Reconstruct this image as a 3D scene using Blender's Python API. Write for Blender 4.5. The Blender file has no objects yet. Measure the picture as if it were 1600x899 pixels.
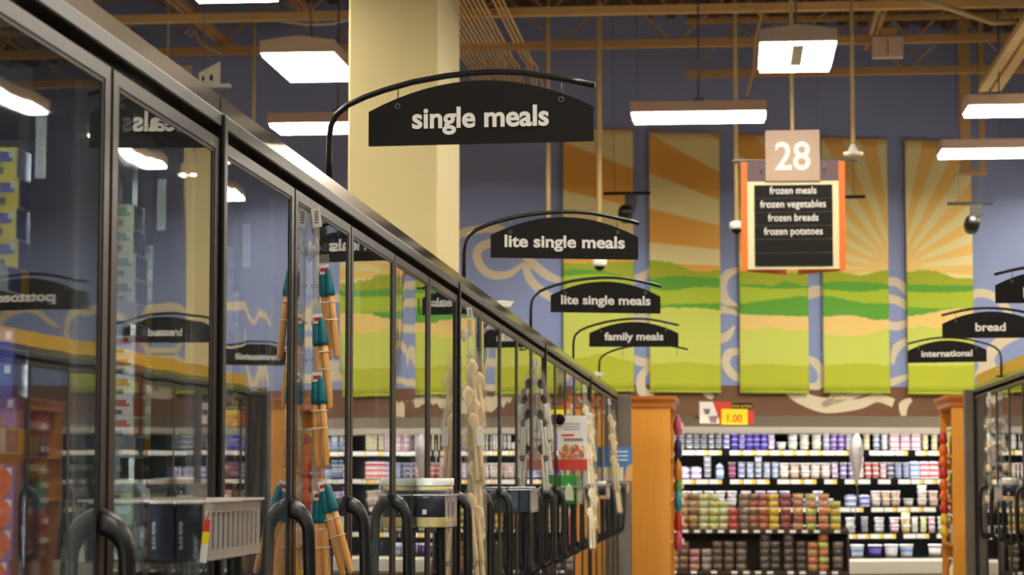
import bpy, bmesh, math, random
from mathutils import Vector, Matrix, Euler
R = random.Random(7)
SC = bpy.context.scene
COL = SC.collection
PI = math.pi

# ------------------------------------------------------------------ camera
F = 3650.0                      # focal length in pixels of the 1600-wide frame
EYE = Vector((0, 0, 1.45))
PITCH, YAW = 4.637, 5.38        # degrees: up, left
cam = bpy.data.cameras.new('camera')
camo = bpy.data.objects.new('camera', cam)
COL.objects.link(camo)
camo.location = EYE
camo.rotation_euler = Euler((math.radians(90 + PITCH), 0, math.radians(YAW)), 'XYZ')
cam.sensor_width = 36.0
cam.lens = F / 1600 * 36
cam.clip_end = 200
cam.dof.use_dof = True
cam.dof.focus_distance = 6.0
cam.dof.aperture_fstop = 10.0
SC.camera = camo
_m = camo.rotation_euler.to_matrix()


def ray(px, py):
    return _m @ Vector(((px - 800) / F, -(py - 449.5) / F, -1.0))


def at(px, py, y):              # photo pixel -> point at distance y down the aisle
    d = ray(px, py)
    return EYE + d * (y / d.y)


# ------------------------------------------------------------------ world, exposure
W = bpy.data.worlds.new('world')
SC.world = W
W.use_nodes = True
W.node_tree.nodes['Background'].inputs[0].default_value = (1.0, 0.85, 0.65, 1)
W.node_tree.nodes['Background'].inputs[1].default_value = 0.05
SC.view_settings.view_transform = 'Standard'
SC.view_settings.look = 'None'
SC.view_settings.exposure = 1.76
SC.view_settings.gamma = 1.0
SC.view_settings.use_curve_mapping = False
SC.cycles.use_denoising = True
SC.cycles.max_bounces = 12
SC.cycles.glossy_bounces = 8
SC.cycles.diffuse_bounces = 4
SC.cycles.transparent_max_bounces = 40
SC.cycles.sample_clamp_indirect = 4.0
LAMP = 11.5                      # ceiling fixture strength
LAMPCOL = (1.0, 0.93, 0.79)
SPOT = 14.0                     # track spots at the banners
CASELAMP = 9.0                  # dairy case tubes
DOORLAMP = 50.0                  # tubes inside the freezers


# ------------------------------------------------------------------ helpers
def lin(r, g, b):
    def f(c):
        c /= 255.0
        return c / 12.92 if c <= 0.04045 else ((c + 0.055) / 1.055) ** 2.4
    return (f(r), f(g), f(b), 1.0)


MATS = {}


def mat(name, rgb=None, rough=0.5, metal=0.0, emit=None, noise=0.06, scale=30.0, bump=0.0, alpha=None, spec=0.5, stretch=None):
    if name in MATS:
        return MATS[name]
    m = bpy.data.materials.new(name)
    m.use_nodes = True
    nt = m.node_tree
    b = nt.nodes['Principled BSDF']
    c = lin(*rgb)
    b.inputs['Roughness'].default_value = rough
    b.inputs['Metallic'].default_value = metal
    b.inputs['Specular IOR Level'].default_value = spec
    tc = nt.nodes.new('ShaderNodeTexCoord')
    no = nt.nodes.new('ShaderNodeTexNoise')
    no.inputs['Scale'].default_value = scale
    if stretch:
        mp = nt.nodes.new('ShaderNodeMapping')
        mp.inputs['Scale'].default_value = stretch
        nt.links.new(tc.outputs['Object'], mp.inputs[0])
        nt.links.new(mp.outputs[0], no.inputs['Vector'])
    else:
        nt.links.new(tc.outputs['Object'], no.inputs['Vector'])
    mx = nt.nodes.new('ShaderNodeMix')
    mx.data_type = 'RGBA'
    mx.inputs[6].default_value = tuple(min(1, v * (1 - noise)) for v in c[:3]) + (1,)
    mx.inputs[7].default_value = tuple(min(1, v * (1 + noise)) for v in c[:3]) + (1,)
    nt.links.new(no.outputs['Fac'], mx.inputs[0])
    nt.links.new(mx.outputs[2], b.inputs['Base Color'])
    if bump:
        bp = nt.nodes.new('ShaderNodeBump')
        bp.inputs['Strength'].default_value = bump
        bp.inputs['Distance'].default_value = 0.01
        nt.links.new(no.outputs['Fac'], bp.inputs['Height'])
        nt.links.new(bp.outputs[0], b.inputs['Normal'])
    if emit:
        b.inputs['Emission Color'].default_value = (emit[0], emit[1], emit[2], 1)
        b.inputs['Emission Strength'].default_value = emit[3]
    if alpha is not None:
        b.inputs['Alpha'].default_value = alpha
    MATS[name] = m
    return m


def glass_mat(name, wave=0.0006, tint=(0.93, 0.97, 0.96), gain=3.2, base=0.04):
    """insulated glass: each face mirrors with a Schlick curve (several panes), the rest passes through"""
    m = bpy.data.materials.new(name)
    m.use_nodes = True
    nt = m.node_tree
    nt.nodes.clear()
    N = nt.nodes.new
    L = nt.links.new
    out = N('ShaderNodeOutputMaterial')
    geo = N('ShaderNodeNewGeometry')
    dot = N('ShaderNodeVectorMath'); dot.operation = 'DOT_PRODUCT'
    L(geo.outputs['Normal'], dot.inputs[0]); L(geo.outputs['Incoming'], dot.inputs[1])
    ab = N('ShaderNodeMath'); ab.operation = 'ABSOLUTE'; L(dot.outputs['Value'], ab.inputs[0])
    om = N('ShaderNodeMath'); om.operation = 'SUBTRACT'; om.inputs[0].default_value = 1; L(ab.outputs[0], om.inputs[1]); om.use_clamp = True
    pw = N('ShaderNodeMath'); pw.operation = 'POWER'; L(om.outputs[0], pw.inputs[0]); pw.inputs[1].default_value = 5
    sc = N('ShaderNodeMath'); sc.operation = 'MULTIPLY_ADD'; L(pw.outputs[0], sc.inputs[0]); sc.inputs[1].default_value = 1 - base; sc.inputs[2].default_value = base
    # n surfaces: nR / (1+(n-1)R)
    a = N('ShaderNodeMath'); a.operation = 'MULTIPLY'; L(sc.outputs[0], a.inputs[0]); a.inputs[1].default_value = gain
    d = N('ShaderNodeMath'); d.operation = 'MULTIPLY_ADD'; L(sc.outputs[0], d.inputs[0]); d.inputs[1].default_value = gain - 1; d.inputs[2].default_value = 1
    q = N('ShaderNodeMath'); q.operation = 'DIVIDE'; L(a.outputs[0], q.inputs[0]); L(d.outputs[0], q.inputs[1])
    tr = N('ShaderNodeBsdfTransparent'); tr.inputs[0].default_value = tint + (1,)
    gl = N('ShaderNodeBsdfGlossy'); gl.inputs['Roughness'].default_value = 0.0
    if wave:
        gl.inputs['Roughness'].default_value = 0.012
        tc = N('ShaderNodeTexCoord')
        oi = N('ShaderNodeObjectInfo')
        ad = N('ShaderNodeVectorMath'); ad.operation = 'ADD'
        L(tc.outputs['Object'], ad.inputs[0]); L(oi.outputs['Location'], ad.inputs[1])
        mp = N('ShaderNodeMapping'); mp.inputs['Scale'].default_value = (1, 3.2, 1.2)
        L(ad.outputs[0], mp.inputs[0])
        no = N('ShaderNodeTexNoise'); no.inputs['Scale'].default_value = 1.6; no.inputs['Detail'].default_value = 0.4
        L(mp.outputs[0], no.inputs['Vector'])
        bp = N('ShaderNodeBump'); bp.inputs['Strength'].default_value = 1.0; bp.inputs['Distance'].default_value = wave
        L(no.outputs['Fac'], bp.inputs['Height']); L(bp.outputs[0], gl.inputs['Normal'])
    mix = N('ShaderNodeMixShader')
    L(q.outputs[0], mix.inputs[0]); L(tr.outputs[0], mix.inputs[1]); L(gl.outputs[0], mix.inputs[2])
    L(mix.outputs[0], out.inputs[0])
    MATS[name] = m
    return m


def film_mat(name, rgb, see=0.6, rough=0.15):
    """clear or milky plastic: partly see-through, partly glossy plastic"""
    m = bpy.data.materials.new(name)
    m.use_nodes = True
    nt = m.node_tree
    b = nt.nodes['Principled BSDF']
    b.inputs['Base Color'].default_value = lin(*rgb)
    b.inputs['Roughness'].default_value = rough
    tc = nt.nodes.new('ShaderNodeTexCoord')
    no = nt.nodes.new('ShaderNodeTexNoise'); no.inputs['Scale'].default_value = 60
    nt.links.new(tc.outputs['Object'], no.inputs['Vector'])
    mr = nt.nodes.new('ShaderNodeMapRange')
    mr.inputs[3].default_value = max(0, 1 - see - 0.08); mr.inputs[4].default_value = min(1, 1 - see + 0.08)
    nt.links.new(no.outputs['Fac'], mr.inputs[0])
    nt.links.new(mr.outputs[0], b.inputs['Alpha'])
    MATS[name] = m
    return m


class MB:
    def __init__(self):
        self.bm = bmesh.new()
        self.mats = []
        self.M = Matrix.Identity(4)

    def mi(self, m):
        if m not in self.mats:
            self.mats.append(m)
        return self.mats.index(m)

    def _v(self, p):
        return self.bm.verts.new(self.M @ Vector(p))

    def box(self, lo, hi, m, rot=None, taper=None):
        i = self.mi(m)
        c = [(lo[k] + hi[k]) / 2 for k in range(3)]
        vs = []
        for z in (0, 1):
            for x, y in ((0, 0), (1, 0), (1, 1), (0, 1)):
                p = Vector(((lo[0], hi[0])[x], (lo[1], hi[1])[y], (lo[2], hi[2])[z]))
                if taper and z == 1:
                    p.x = c[0] + (p.x - c[0]) * taper
                    p.y = c[1] + (p.y - c[1]) * taper
                if rot:
                    p = rot @ (p - Vector(c)) + Vector(c)
                vs.append(self._v(p))
        for f in ((3, 2, 1, 0), (4, 5, 6, 7), (0, 1, 5, 4), (1, 2, 6, 5), (2, 3, 7, 6), (3, 0, 4, 7)):
            self.bm.faces.new([vs[k] for k in f]).material_index = i
        return self

    def rings(self, rings, m, close=True, caps=True, smooth=True):
        """rings: list of equal-length loops of points"""
        i = self.mi(m)
        vr = [[self._v(p) for p in r] for r in rings]
        n = len(vr[0])
        for a, b in zip(vr, vr[1:]):
            for k in range(n if close else n - 1):
                try:
                    f = self.bm.faces.new((a[k], a[(k + 1) % n], b[(k + 1) % n], b[k]))
                    f.material_index = i
                    f.smooth = smooth
                except ValueError:
                    pass
        if caps and close:
            for r in (vr[0][::-1], vr[-1]):
                try:
                    self.bm.faces.new(r).material_index = i
                except ValueError:
                    pass
        return self

    def tube(self, pts, r, m, seg=8, radii=None, flat=1.0):
        pts = [Vector(p) for p in pts]
        up = Vector((0, 0, 1))
        rs = []
        prev = None
        for k, p in enumerate(pts):
            t = (pts[min(k + 1, len(pts) - 1)] - pts[max(k - 1, 0)]).normalized()
            if prev is None:
                a = t.cross(up if abs(t.z) < 0.9 else Vector((0, 1, 0))).normalized()
            else:
                a = (prev - t * prev.dot(t)).normalized()
            prev = a
            b = t.cross(a)
            rr = radii[k] if radii else r
            rs.append([p + a * (math.cos(2 * PI * j / seg) * rr * flat) + b * (math.sin(2 * PI * j / seg) * rr) for j in range(seg)])
        return self.rings(rs, m)

    def lathe(self, prof, m, seg=14, c=(0, 0, 0), mats=None):
        """prof: (radius, z) from bottom to top; mats: material of each band"""
        c = Vector(c)
        loops = [[c + Vector((r * math.cos(2 * PI * j / seg), r * math.sin(2 * PI * j / seg), z)) for j in range(seg)] for r, z in prof]
        vr = [[self._v(p) for p in l] for l in loops]
        for k, (a, b) in enumerate(zip(vr, vr[1:])):
            i = self.mi(mats[k] if mats else m)
            for j in range(seg):
                f = self.bm.faces.new((a[j], a[(j + 1) % seg], b[(j + 1) % seg], b[j]))
                f.material_index = i
                f.smooth = True
        self.bm.faces.new(vr[0][::-1]).material_index = self.mi(mats[0] if mats else m)
        self.bm.faces.new(vr[-1]).material_index = self.mi(mats[-1] if mats else m)
        return self

    def prism(self, poly, a, b, m, axes='xz', side=None):
        """poly in the plane of the two axes, extruded along the third from a to b"""
        i = self.mi(m)
        s = self.mi(side) if side else i
        k = {'xz': (0, 2, 1), 'yz': (1, 2, 0), 'xy': (0, 1, 2)}[axes]

        def P(u, w):
            p = [0, 0, 0]
            p[k[0]], p[k[1]], p[k[2]] = u[0], u[1], w
            return self._v(p)
        A = [P(u, a) for u in poly]
        B = [P(u, b) for u in poly]
        n = len(poly)
        self.bm.faces.new(A).material_index = i
        self.bm.faces.new(B[::-1]).material_index = i
        for j in range(n):
            self.bm.faces.new((A[j], B[j], B[(j + 1) % n], A[(j + 1) % n])).material_index = s
        return self

    def mesh(self, name):
        bmesh.ops.recalc_face_normals(self.bm, faces=self.bm.faces[:])
        me = bpy.data.meshes.new(name)
        self.bm.to_mesh(me)
        self.bm.free()
        for m in self.mats:
            me.materials.append(m)
        return me

    def build(self, name, parent=None, loc=(0, 0, 0), rot=(0, 0, 0), bevel=0):
        o = bpy.data.objects.new(name, self.mesh(name))
        COL.objects.link(o)
        o.location = loc
        o.rotation_euler = rot
        if parent:
            o.parent = parent
        if bevel:
            md = o.modifiers.new('bevel', 'BEVEL')
            md.width = bevel
            md.segments = 2
            md.limit_method = 'ANGLE'
        return o


def tag(o, label, cat, group=None, kind=None):
    o['label'] = label
    o['category'] = cat
    if group:
        o['group'] = group
    if kind:
        o['kind'] = kind
    return o


def thing(name, label, cat, loc=(0, 0, 0), rz=0.0, group=None):
    o = bpy.data.objects.new(name, None)
    o.empty_display_size = 0.05
    COL.objects.link(o)
    o.location = loc
    o.rotation_euler = (0, 0, rz)
    return tag(o, label, cat, group)


def struct(o):
    o['kind'] = 'structure'
    return o


def dup(o, loc=None, rot=None, label=None, group=None, parent=None):
    c = o.copy()
    COL.objects.link(c)
    if parent:
        c.parent = parent
    for ch in list(o.children):
        dup(ch, parent=c)
    if loc is not None:
        c.location = loc
    if rot is not None:
        c.rotation_euler = rot
    if label:
        c['label'] = label
    if group:
        c['group'] = group
    return c


def text(body, m, parent, width, asc, loc, rot, name='lettering', bold=0.034, depth=0.001):
    """lettering centred on loc; width overall and ascender height in metres"""
    cu = bpy.data.curves.new('t', 'FONT')
    cu.body = body
    cu.size = 1.0
    cu.offset = bold * 0.8
    cu.extrude = 0.0
    cu.resolution_u = 6
    t = bpy.data.objects.new('t', cu)
    COL.objects.link(t)
    dg = bpy.context.evaluated_depsgraph_get()
    me = bpy.data.meshes.new_from_object(t.evaluated_get(dg))
    bpy.data.objects.remove(t)
    bpy.data.curves.remove(cu)
    xs = [v.co.x for v in me.vertices]
    x0, x1 = min(xs), max(xs)
    sx = width / (x1 - x0)
    sy = asc / 0.72
    for v in me.vertices:
        v.co.x = (v.co.x - (x0 + x1) / 2) * sx
        v.co.y = v.co.y * sy
        v.co.z = 0
    bm = bmesh.new()
    bm.from_mesh(me)
    g = bmesh.ops.extrude_face_region(bm, geom=bm.faces[:])
    for v in g['geom']:
        if isinstance(v, bmesh.types.BMVert):
            v.co.z += depth
    bmesh.ops.recalc_face_normals(bm, faces=bm.faces[:])
    bm.to_mesh(me)
    bm.free()
    me.materials.clear()
    me.materials.append(m)
    for p in me.polygons:
        p.material_index = 0
        p.use_smooth = False
    o = bpy.data.objects.new(name, me)
    COL.objects.link(o)
    o.parent = parent
    o.location = loc
    o.rotation_euler = rot
    return o


FACE = (PI / 2, 0, 0)           # lettering that faces -y
ORD = ['', 'first', 'second', 'third', 'fourth', 'fifth', 'sixth', 'seventh', 'eighth', 'ninth', 'tenth', 'eleventh', 'twelfth',
       'thirteenth', 'fourteenth', 'fifteenth', 'sixteenth', 'seventeenth', 'eighteenth', 'nineteenth', 'twentieth',
       'twenty-first', 'twenty-second', 'twenty-third', 'twenty-fourth', 'twenty-fifth', 'twenty-sixth', 'twenty-seventh', 'twenty-eighth',
       'twenty-ninth', 'thirtieth', 'thirty-first', 'thirty-second', 'thirty-third', 'thirty-fourth', 'thirty-fifth', 'thirty-sixth',
       'thirty-seventh', 'thirty-eighth', 'thirty-ninth', 'fortieth', 'forty-first', 'forty-second', 'forty-third', 'forty-fourth']

# ------------------------------------------------------------------ materials
black = mat('black_enamel', (26, 23, 22), 0.35)
blackm = mat('black_matte', (16, 14, 14), 0.7, spec=0.2)
bronze = mat('bronze_frame', (68, 58, 51), 0.36, 0.5, noise=0.12, scale=8)
greyrail = mat('grey_rail', (84, 79, 75), 0.38, 0.6, noise=0.08)
steel = mat('brushed_steel', (142, 120, 90), 0.16, 1.0, noise=0.08, scale=12, bump=0.03)
goldpanel = mat('gold_panel', (206, 160, 20), 0.45)
salmon = mat('salmon_board', (226, 178, 128), 0.6)
inner = mat('freezer_lining', (40, 39, 38), 0.5)
shelfm = mat('shelf_wire', (36, 35, 34), 0.45)
ticket = mat('ticket_strip', (225, 228, 230), 0.4)
ticketb = mat('ticket_blue', (90, 105, 150), 0.4)
ticketo = mat('ticket_orange', (245, 180, 30), 0.4)
gasket = mat('gasket_black', (10, 10, 10), 0.5)
doorlamp = mat('door_lamp', (255, 255, 255), 0.5, emit=(0.93, 1.0, 0.98, DOORLAMP))
doorlamp_dim = mat('door_lamp_dim', (255, 255, 255), 0.5, emit=(0.93, 1.0, 0.98, DOORLAMP * 0.08))
glass = glass_mat('door_glass')
sticker = mat('white_sticker', (200, 200, 196), 0.5)
signblk = mat('sign_black', (24, 20, 19), 0.65, spec=0.2)
signtxt = mat('sign_text', (232, 226, 218), 0.5)
pole_blk = mat('arm_black', (30, 28, 27), 0.3, 0.3)
cream = mat('cream_paint', (230, 211, 152), 0.6, noise=0.02, scale=4)
poletan = mat('conduit_cream', (214, 190, 128), 0.5)
tan = mat('steel_tan', (236, 200, 132), 0.6, noise=0.12, scale=6)
tandark = mat('steel_brown', (188, 150, 94), 0.65, noise=0.12, scale=6)
housing = mat('fixture_housing', (214, 190, 170), 0.5)
diffuser = mat('fixture_diffuser', (255, 255, 255), 0.5, emit=LAMPCOL + (LAMP,))
endpanel = mat('end_panel_metal', (118, 104, 90), 0.4, 0.3, noise=0.15, scale=5)
steelgrey = mat('steel_grey', (120, 118, 116), 0.4, 0.6)
white = mat('white_plastic', (235, 232, 222), 0.4)
orange = mat('orange_wood', (226, 150, 44), 0.42, noise=0.12, scale=5, stretch=(6, 6, 0.5))
orangetrim = mat('orange_wood_trim', (206, 118, 44), 0.4, noise=0.1, scale=6, stretch=(1, 1, 6))

# ------------------------------------------------------------------ room shell
WA = math.radians(17.2)                     # the back wall stands at an angle to the aisles
W0 = Vector((0, 27.0, 0))
WD = Vector((math.cos(WA), math.sin(WA), 0))
WN = Vector((math.sin(WA), -math.cos(WA), 0))   # towards the room


def onwall(px, py, off=0.0):
    """photo pixel -> (distance along the wall, height) on the plane 'off' in front of the wall"""
    d = ray(px, py)
    o = W0 + WN * off
    t = (o - EYE).dot(WN) / d.dot(WN)
    p = EYE + d * t
    return (p - o).dot(WD), p.z


CEIL = 6.75
floorm = mat('floor_tile', (92, 83, 72), 0.25, noise=0.05, scale=3)
deckm = mat('deck_brown', (96, 66, 42), 0.7, noise=0.1)
blue = mat('wall_blue', (142, 154, 194), 0.75, noise=0.03, scale=2)
brownw = mat('wall_brown', (112, 76, 50), 0.7, noise=0.04, scale=2)
swirlm = mat('wall_scroll_paint', (216, 200, 168), 0.7, noise=0.03)
struct(MB().box((-16, -6, -0.1), (16, 34, 0), floorm).build('floor'))
deck = MB()
deck.box((-16, -6, CEIL + 0.06), (16, 34, CEIL + 0.2), deckm)
x = -16
while x < 16:                                # corrugations of the roof deck
    deck.prism([(x, CEIL + 0.06), (x + 0.03, CEIL), (x + 0.11, CEIL), (x + 0.14, CEIL + 0.06)], -6, 34, deckm)
    x += 0.25
struct(deck.build('ceiling'))
wb = MB()
wb.box((-18, 0, 2.5), (20, 0.2, 7), blue).box((-18, 0, 0), (20, 0.2, 2.5), brownw)
wall = struct(wb.build('wall_back', loc=W0, rot=(0, 0, WA)))
side = mat('wall_side', (88, 72, 56), 0.8)
struct(MB().box((-16.2, -6, 0), (-16, 34, 7), side).build('wall_left'))
struct(MB().box((16, -6, 0), (16.2, 34, 7), side).build('wall_right'))
struct(MB().box((-16, -6.2, 0), (16, -6, 7), side).build('wall_front'))


def ribbon(mb, pts, w, m, off=0.004):
    """painted curve on the wall; pts in photo pixels, smoothed; w half widths in metres"""
    P = [Vector(onwall(*p)) for p in pts]
    out = []
    ws = []
    n = len(P)
    for i in range(n - 1):
        p0, p1, p2, p3 = P[max(i - 1, 0)], P[i], P[i + 1], P[min(i + 2, n - 1)]
        for k in range(8):
            t = k / 8
            out.append(0.5 * ((2 * p1) + (p2 - p0) * t + (2 * p0 - 5 * p1 + 4 * p2 - p3) * t * t + (3 * p1 - p0 - 3 * p2 + p3) * t ** 3))
            ws.append(w[i] * (1 - t) + w[i + 1] * t)
    out.append(P[-1]); ws.append(w[-1])
    rs = []
    for k, p in enumerate(out):
        t = (out[min(k + 1, len(out) - 1)] - out[max(k - 1, 0)]).normalized()
        a = Vector((-t.y, t.x)) * ws[k]
        rs.append([(p.x + a.x, -off, p.y + a.y), (p.x - a.x, -off, p.y - a.y), (p.x - a.x, 0.02, p.y - a.y), (p.x + a.x, 0.02, p.y + a.y)])
    mb.rings(rs, m, smooth=False)


sw = MB()
for pts, w in (
    ([(690, 378), (730, 362), (775, 357), (805, 372)], [.03, .05, .05, .03]),
    ([(818, 412), (796, 428), (770, 430), (752, 418), (745, 398), (755, 384), (785, 378), (812, 392), (832, 412), (858, 432), (882, 440)], [.02, .04, .05, .05, .05, .05, .045, .04, .05, .05, .03]),
    ([(820, 410), (828, 436), (850, 458), (880, 476)], [.04, .05, .05, .03]),
    ([(985, 438), (1005, 432), (1016, 420)], [.05, .05, .02]),
    ([(985, 500), (1005, 497), (1018, 500)], [.05, .05, .04]),
    ([(985, 560), (1002, 566), (1018, 566)], [.05, .05, .04]),
    ([(1018, 570), (1002, 590), (1004, 612), (1022, 616)], [.03, .05, .06, .02]),
    ([(1160, 420), (1138, 428), (1128, 445), (1134, 470), (1160, 486)], [.02, .05, .06, .06, .03]),
    ([(1120, 484), (1140, 484), (1160, 490)], [.05, .05, .04]),
    ([(1110, 534), (1135, 526), (1148, 510)], [.06, .05, .01]),
    ([(1165, 550), (1140, 552), (1134, 570), (1148, 588), (1170, 596)], [.03, .05, .05, .05, .03]),
    ([(1255, 464), (1272, 456), (1292, 454)], [.05, .07, .05]),
    ([(1250, 560), (1272, 566), (1284, 584), (1280, 602), (1262, 604)], [.03, .05, .05, .05, .03]),
    ([(1382, 440), (1402, 442), (1420, 458)], [.05, .05, .05]),
    ([(1382, 466), (1402, 470), (1420, 480)], [.05, .05, .05]),
    ([(1382, 508), (1402, 510), (1420, 504)], [.05, .05, .04]),
    ([(1394, 570), (1400, 545), (1420, 532)], [.02, .05, .04]),
    ([(1516, 462), (1535, 458), (1560, 468), (1575, 490), (1570, 512)], [.05, .05, .05, .05, .03]),
    ([(1600, 520), (1562, 536), (1545, 562), (1560, 585), (1600, 590)], [.04, .07, .07, .06, .04]),
    ([(1525, 590), (1535, 575), (1528, 560)], [.04, .05, .03]),
    ([(1228, 612), (1250, 622), (1290, 634), (1340, 632), (1370, 622), (1396, 630)], [.02, .07, .09, .06, .05, .05]),
    ([(1284, 634), (1330, 616), (1380, 602), (1420, 588)], [.03, .06, .05, .03]),
    ([(1296, 624), (1306, 614), (1316, 606)], [.02, .04, .02]),
    ([(1424, 624), (1412, 634), (1412, 650)], [.02, .06, .03]),
    ([(1100, 612), (1108, 618), (1114, 622)], [.03, .04, .02]),
):
    ribbon(sw, pts, w, swirlm)
# the scrollwork carries on to the right (seen mirrored in the freezer doors)
for bx in (1640, 1760, 1880, 2000, 2120, 2240):
    ribbon(sw, [(bx, 500), (bx + 40, 470), (bx + 90, 478), (bx + 105, 510), (bx + 80, 540), (bx + 40, 535), (bx + 36, 505)], [.02, .05, .06, .06, .05, .05, .02], swirlm)
    ribbon(sw, [(bx + 10, 600), (bx + 30, 560), (bx + 75, 552), (bx + 100, 580), (bx + 70, 598)], [.03, .05, .06, .05, .02], swirlm)
    ribbon(sw, [(bx, 628), (bx + 50, 634), (bx + 100, 624)], [.03, .07, .03], swirlm)
sw.build('painted_scrollwork', parent=wall)
#--PART2--
# ------------------------------------------------------------------ ceiling fixtures
FXH = 4.80                                   # height of their bright faces
FW, FL = 0.60, 1.25


def make_fixture(label, loc, rz, group, cord_top=CEIL, channel=False, FW=FW, FL=FL):
    t = thing('ceiling_fixture', label, 'light fixture', loc, rz, group)
    h = MB()
    w, l = FW / 2, FL / 2
    pr = [(-w, 0), (w, 0), (w, 0.10), (0, 0.14), (-w, 0.10)]
    h.prism(pr, -l, l, housing)
    h.build('housing', t, bevel=0.004)
    d = MB()
    d.box((-w + 0.02, -l + 0.02, -0.025), (w - 0.02, l - 0.02, -0.001), diffuser)
    d.build('diffuser', t)
    if channel:
        MB().box((-0.045, -l + 0.02, -0.032), (0.045, l - 0.35, -0.0255), white).build('ballast_channel', t)
    c = MB()
    c.tube([(0, 0, 0.13), (0.0, 0, 0.6), (0.02, 0, cord_top - loc[2])], 0.009, steelgrey, 6)
    c.box((-0.03, -0.05, 0.13), (0.03, 0.05, 0.17), steelgrey)
    c.build('suspension_cord', t)
    return t


G1 = 'strip light fixtures over the aisles'
f0 = make_fixture('glowing fixture with a dark centre channel above the aisle 28 sign', (0.53, 18.56, FXH), 0, G1, channel=True)
spec = [
    ((-3.41, 18.66), 0, 'white glowing ceiling fixture seen from below just left of the cream column'),
    ((-3.43, 15.34), 0, 'glowing fixture cut off by the top edge of the photo, left of the cream column'),
    ((-0.29, 21.63), PI / 2, 'long glowing fixture under the truss between the single meals sign and the aisle 28 sign'),
    ((-3.75, 21.98), PI / 2, 'long glowing fixture low behind the arm of the single meals sign'),
    ((2.78, 24.35), PI / 2, 'long glowing fixture at the right edge hanging in front of the rightmost banner'),
    ((2.77, 21.5), PI / 2, 'long glowing fixture at the right edge, the upper of two, below the slanting beam'),
]
for (x, y), rz, lab in spec:
    o = make_fixture(lab, (x, y, FXH), rz, G1)
RG = 'rows of lit fixtures farther along the ceiling'
proto = make_fixture('lit white ceiling fixture of the rows seen only mirrored in freezer doors', (4.3, 15.2, FXH), 0, RG)
for (x, y) in [(4.3, 11.2), (4.3, 7.2), (4.3, 3.2), (4.3, -0.8),
               (0.5, 15.1), (0.5, 11.6), (0.5, 8.1), (0.5, 4.6), (0.5, 1.1), (0.5, -2.4),
               (-3.43, 12.2), (-3.43, 8.7), (-3.43, 5.2), (-3.43, 1.7), (-7.4, 22.3), (-7.4, 18.8), (-7.4, 15.3), (-7.4, 11.8), (-7.4, 8.3),
               (8.1, 25.6), (8.1, 22.1), (8.1, 18.6), (8.1, 15.1), (8.1, 11.6), (-11.3, 18.8), (-11.3, 12), (12, 24), (12, 17)]:
    dup(proto, (x, y, FXH))

strip = make_fixture('narrow lit strip fixture of the right aisle, mirrored in the nearest glass doors', (4.42, 19.6, FXH), 0, 'narrow strip fixtures mirrored in the doors', FW=0.2, FL=2.4)
dup(strip, (4.30, 23.4, FXH), label='narrow lit strip fixture mirrored in the second glass door')
dup(strip, (4.05, 26.4, FXH), label='narrow lit strip fixture mirrored in the third glass door')

# ------------------------------------------------------------------ building steel
CH = 6.0                                     # height of the joists' bottom chords


def joist(label, p0, p1, m, ch=0.08, depth=0.62, step=0.62, group='open web steel joists under the roof'):
    p0, p1 = Vector(p0), Vector(p1)
    v = p1 - p0
    L = v.length
    rz = math.atan2(v.y, v.x)
    t = thing('roof_joist', label, 'roof joist', p0, rz, group)
    b = MB()
    b.box((0, -0.05, 0), (L, -0.01, ch), m).box((0, 0.01, 0), (L, 0.05, ch * 0.8), m)
    b.build('bottom_chord', t)
    b = MB()
    b.box((0, -0.05, depth), (L, -0.01, depth + 0.05), m).box((0, 0.01, depth), (L, 0.05, depth + 0.05), m)
    b.build('top_chord', t)
    b = MB()
    x = 0.0
    k = 0
    while x + step <= L:
        z0, z1 = (0.03, depth) if k % 2 == 0 else (depth, 0.03)
        b.tube([(x, 0, z0), (x + step, 0, z1)], 0.014, tandark, 6)
        x += step
        k += 1
    b.build('web', t)
    return t


joist('nearest cross joist whose bottom chord crosses the top of the photo', (-8, 23.0, CH + 0.05), (7, 23.0, CH + 0.05), tan)
joist('second cross joist, lower in the photo with zigzag web rods', (-8, 24.45, CH - 0.02), (7, 24.45, CH - 0.02), tandark)
joist('farthest cross joist close to the blue wall right of the middle', (-0.5, 26.2, CH - 0.05), (7, 26.2, CH - 0.05), tandark)
GL = 'beams running lengthwise under the roof'
bm_ = MB()
bm_.box((2.70, 10.0, 5.64), (2.80, 25.6, 5.70), tan).box((2.84, 10.0, 5.64), (2.94, 25.6, 5.70), tan)
bm_.box((2.79, 10.0, 5.70), (2.85, 25.6, 5.86), tandark)
tag(bm_.build('roof_beam'), 'tan double steel beam slanting into the upper right corner of the photo', 'roof beam')
for i, (x, y0, y1, z) in enumerate([(-5.45, 14, 25.0, 6.12), (-4.35, 14, 24.0, 6.22), (1.6, 17, 26.9, 6.35)]):
    b = MB()
    b.box((x - 0.06, y0, z), (x - 0.01, y1, z + 0.06), tandark).box((x + 0.01, y0, z), (x + 0.06, y1, z + 0.06), tandark)
    tag(b.build('roof_beam'), ['lengthwise brown angle beam in the upper left above the freezer fascia',
                              'brown lengthwise beam left of the cream column, nearer the column of two',
                              'brown lengthwise beam above the aisle 28 sign behind its light'][i], 'roof beam')
b = MB()
b.box((2.62, 26.85, 4.95), (2.74, 26.97, CEIL), tandark).box((2.84, 26.85, 4.95), (2.90, 26.97, CEIL), tandark)
b.box((2.60, 26.8, 4.9), (2.92, 27.0, 4.95), tandark)
tag(b.build('wall_bracket'), 'brown steel post pair on the wall where the slanting beam ends', 'steel post')
b = MB()
b.box((-0.16, -0.05, 0), (0.16, 0.05, 0.22), housing).box((-0.012, -0.06, 0.02), (0.012, -0.05, 0.2), tandark).box((-0.1, -0.02, 0.22), (0.1, 0.02, 0.32), tandark)
p = at(1387, 91, 24.3)
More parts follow.
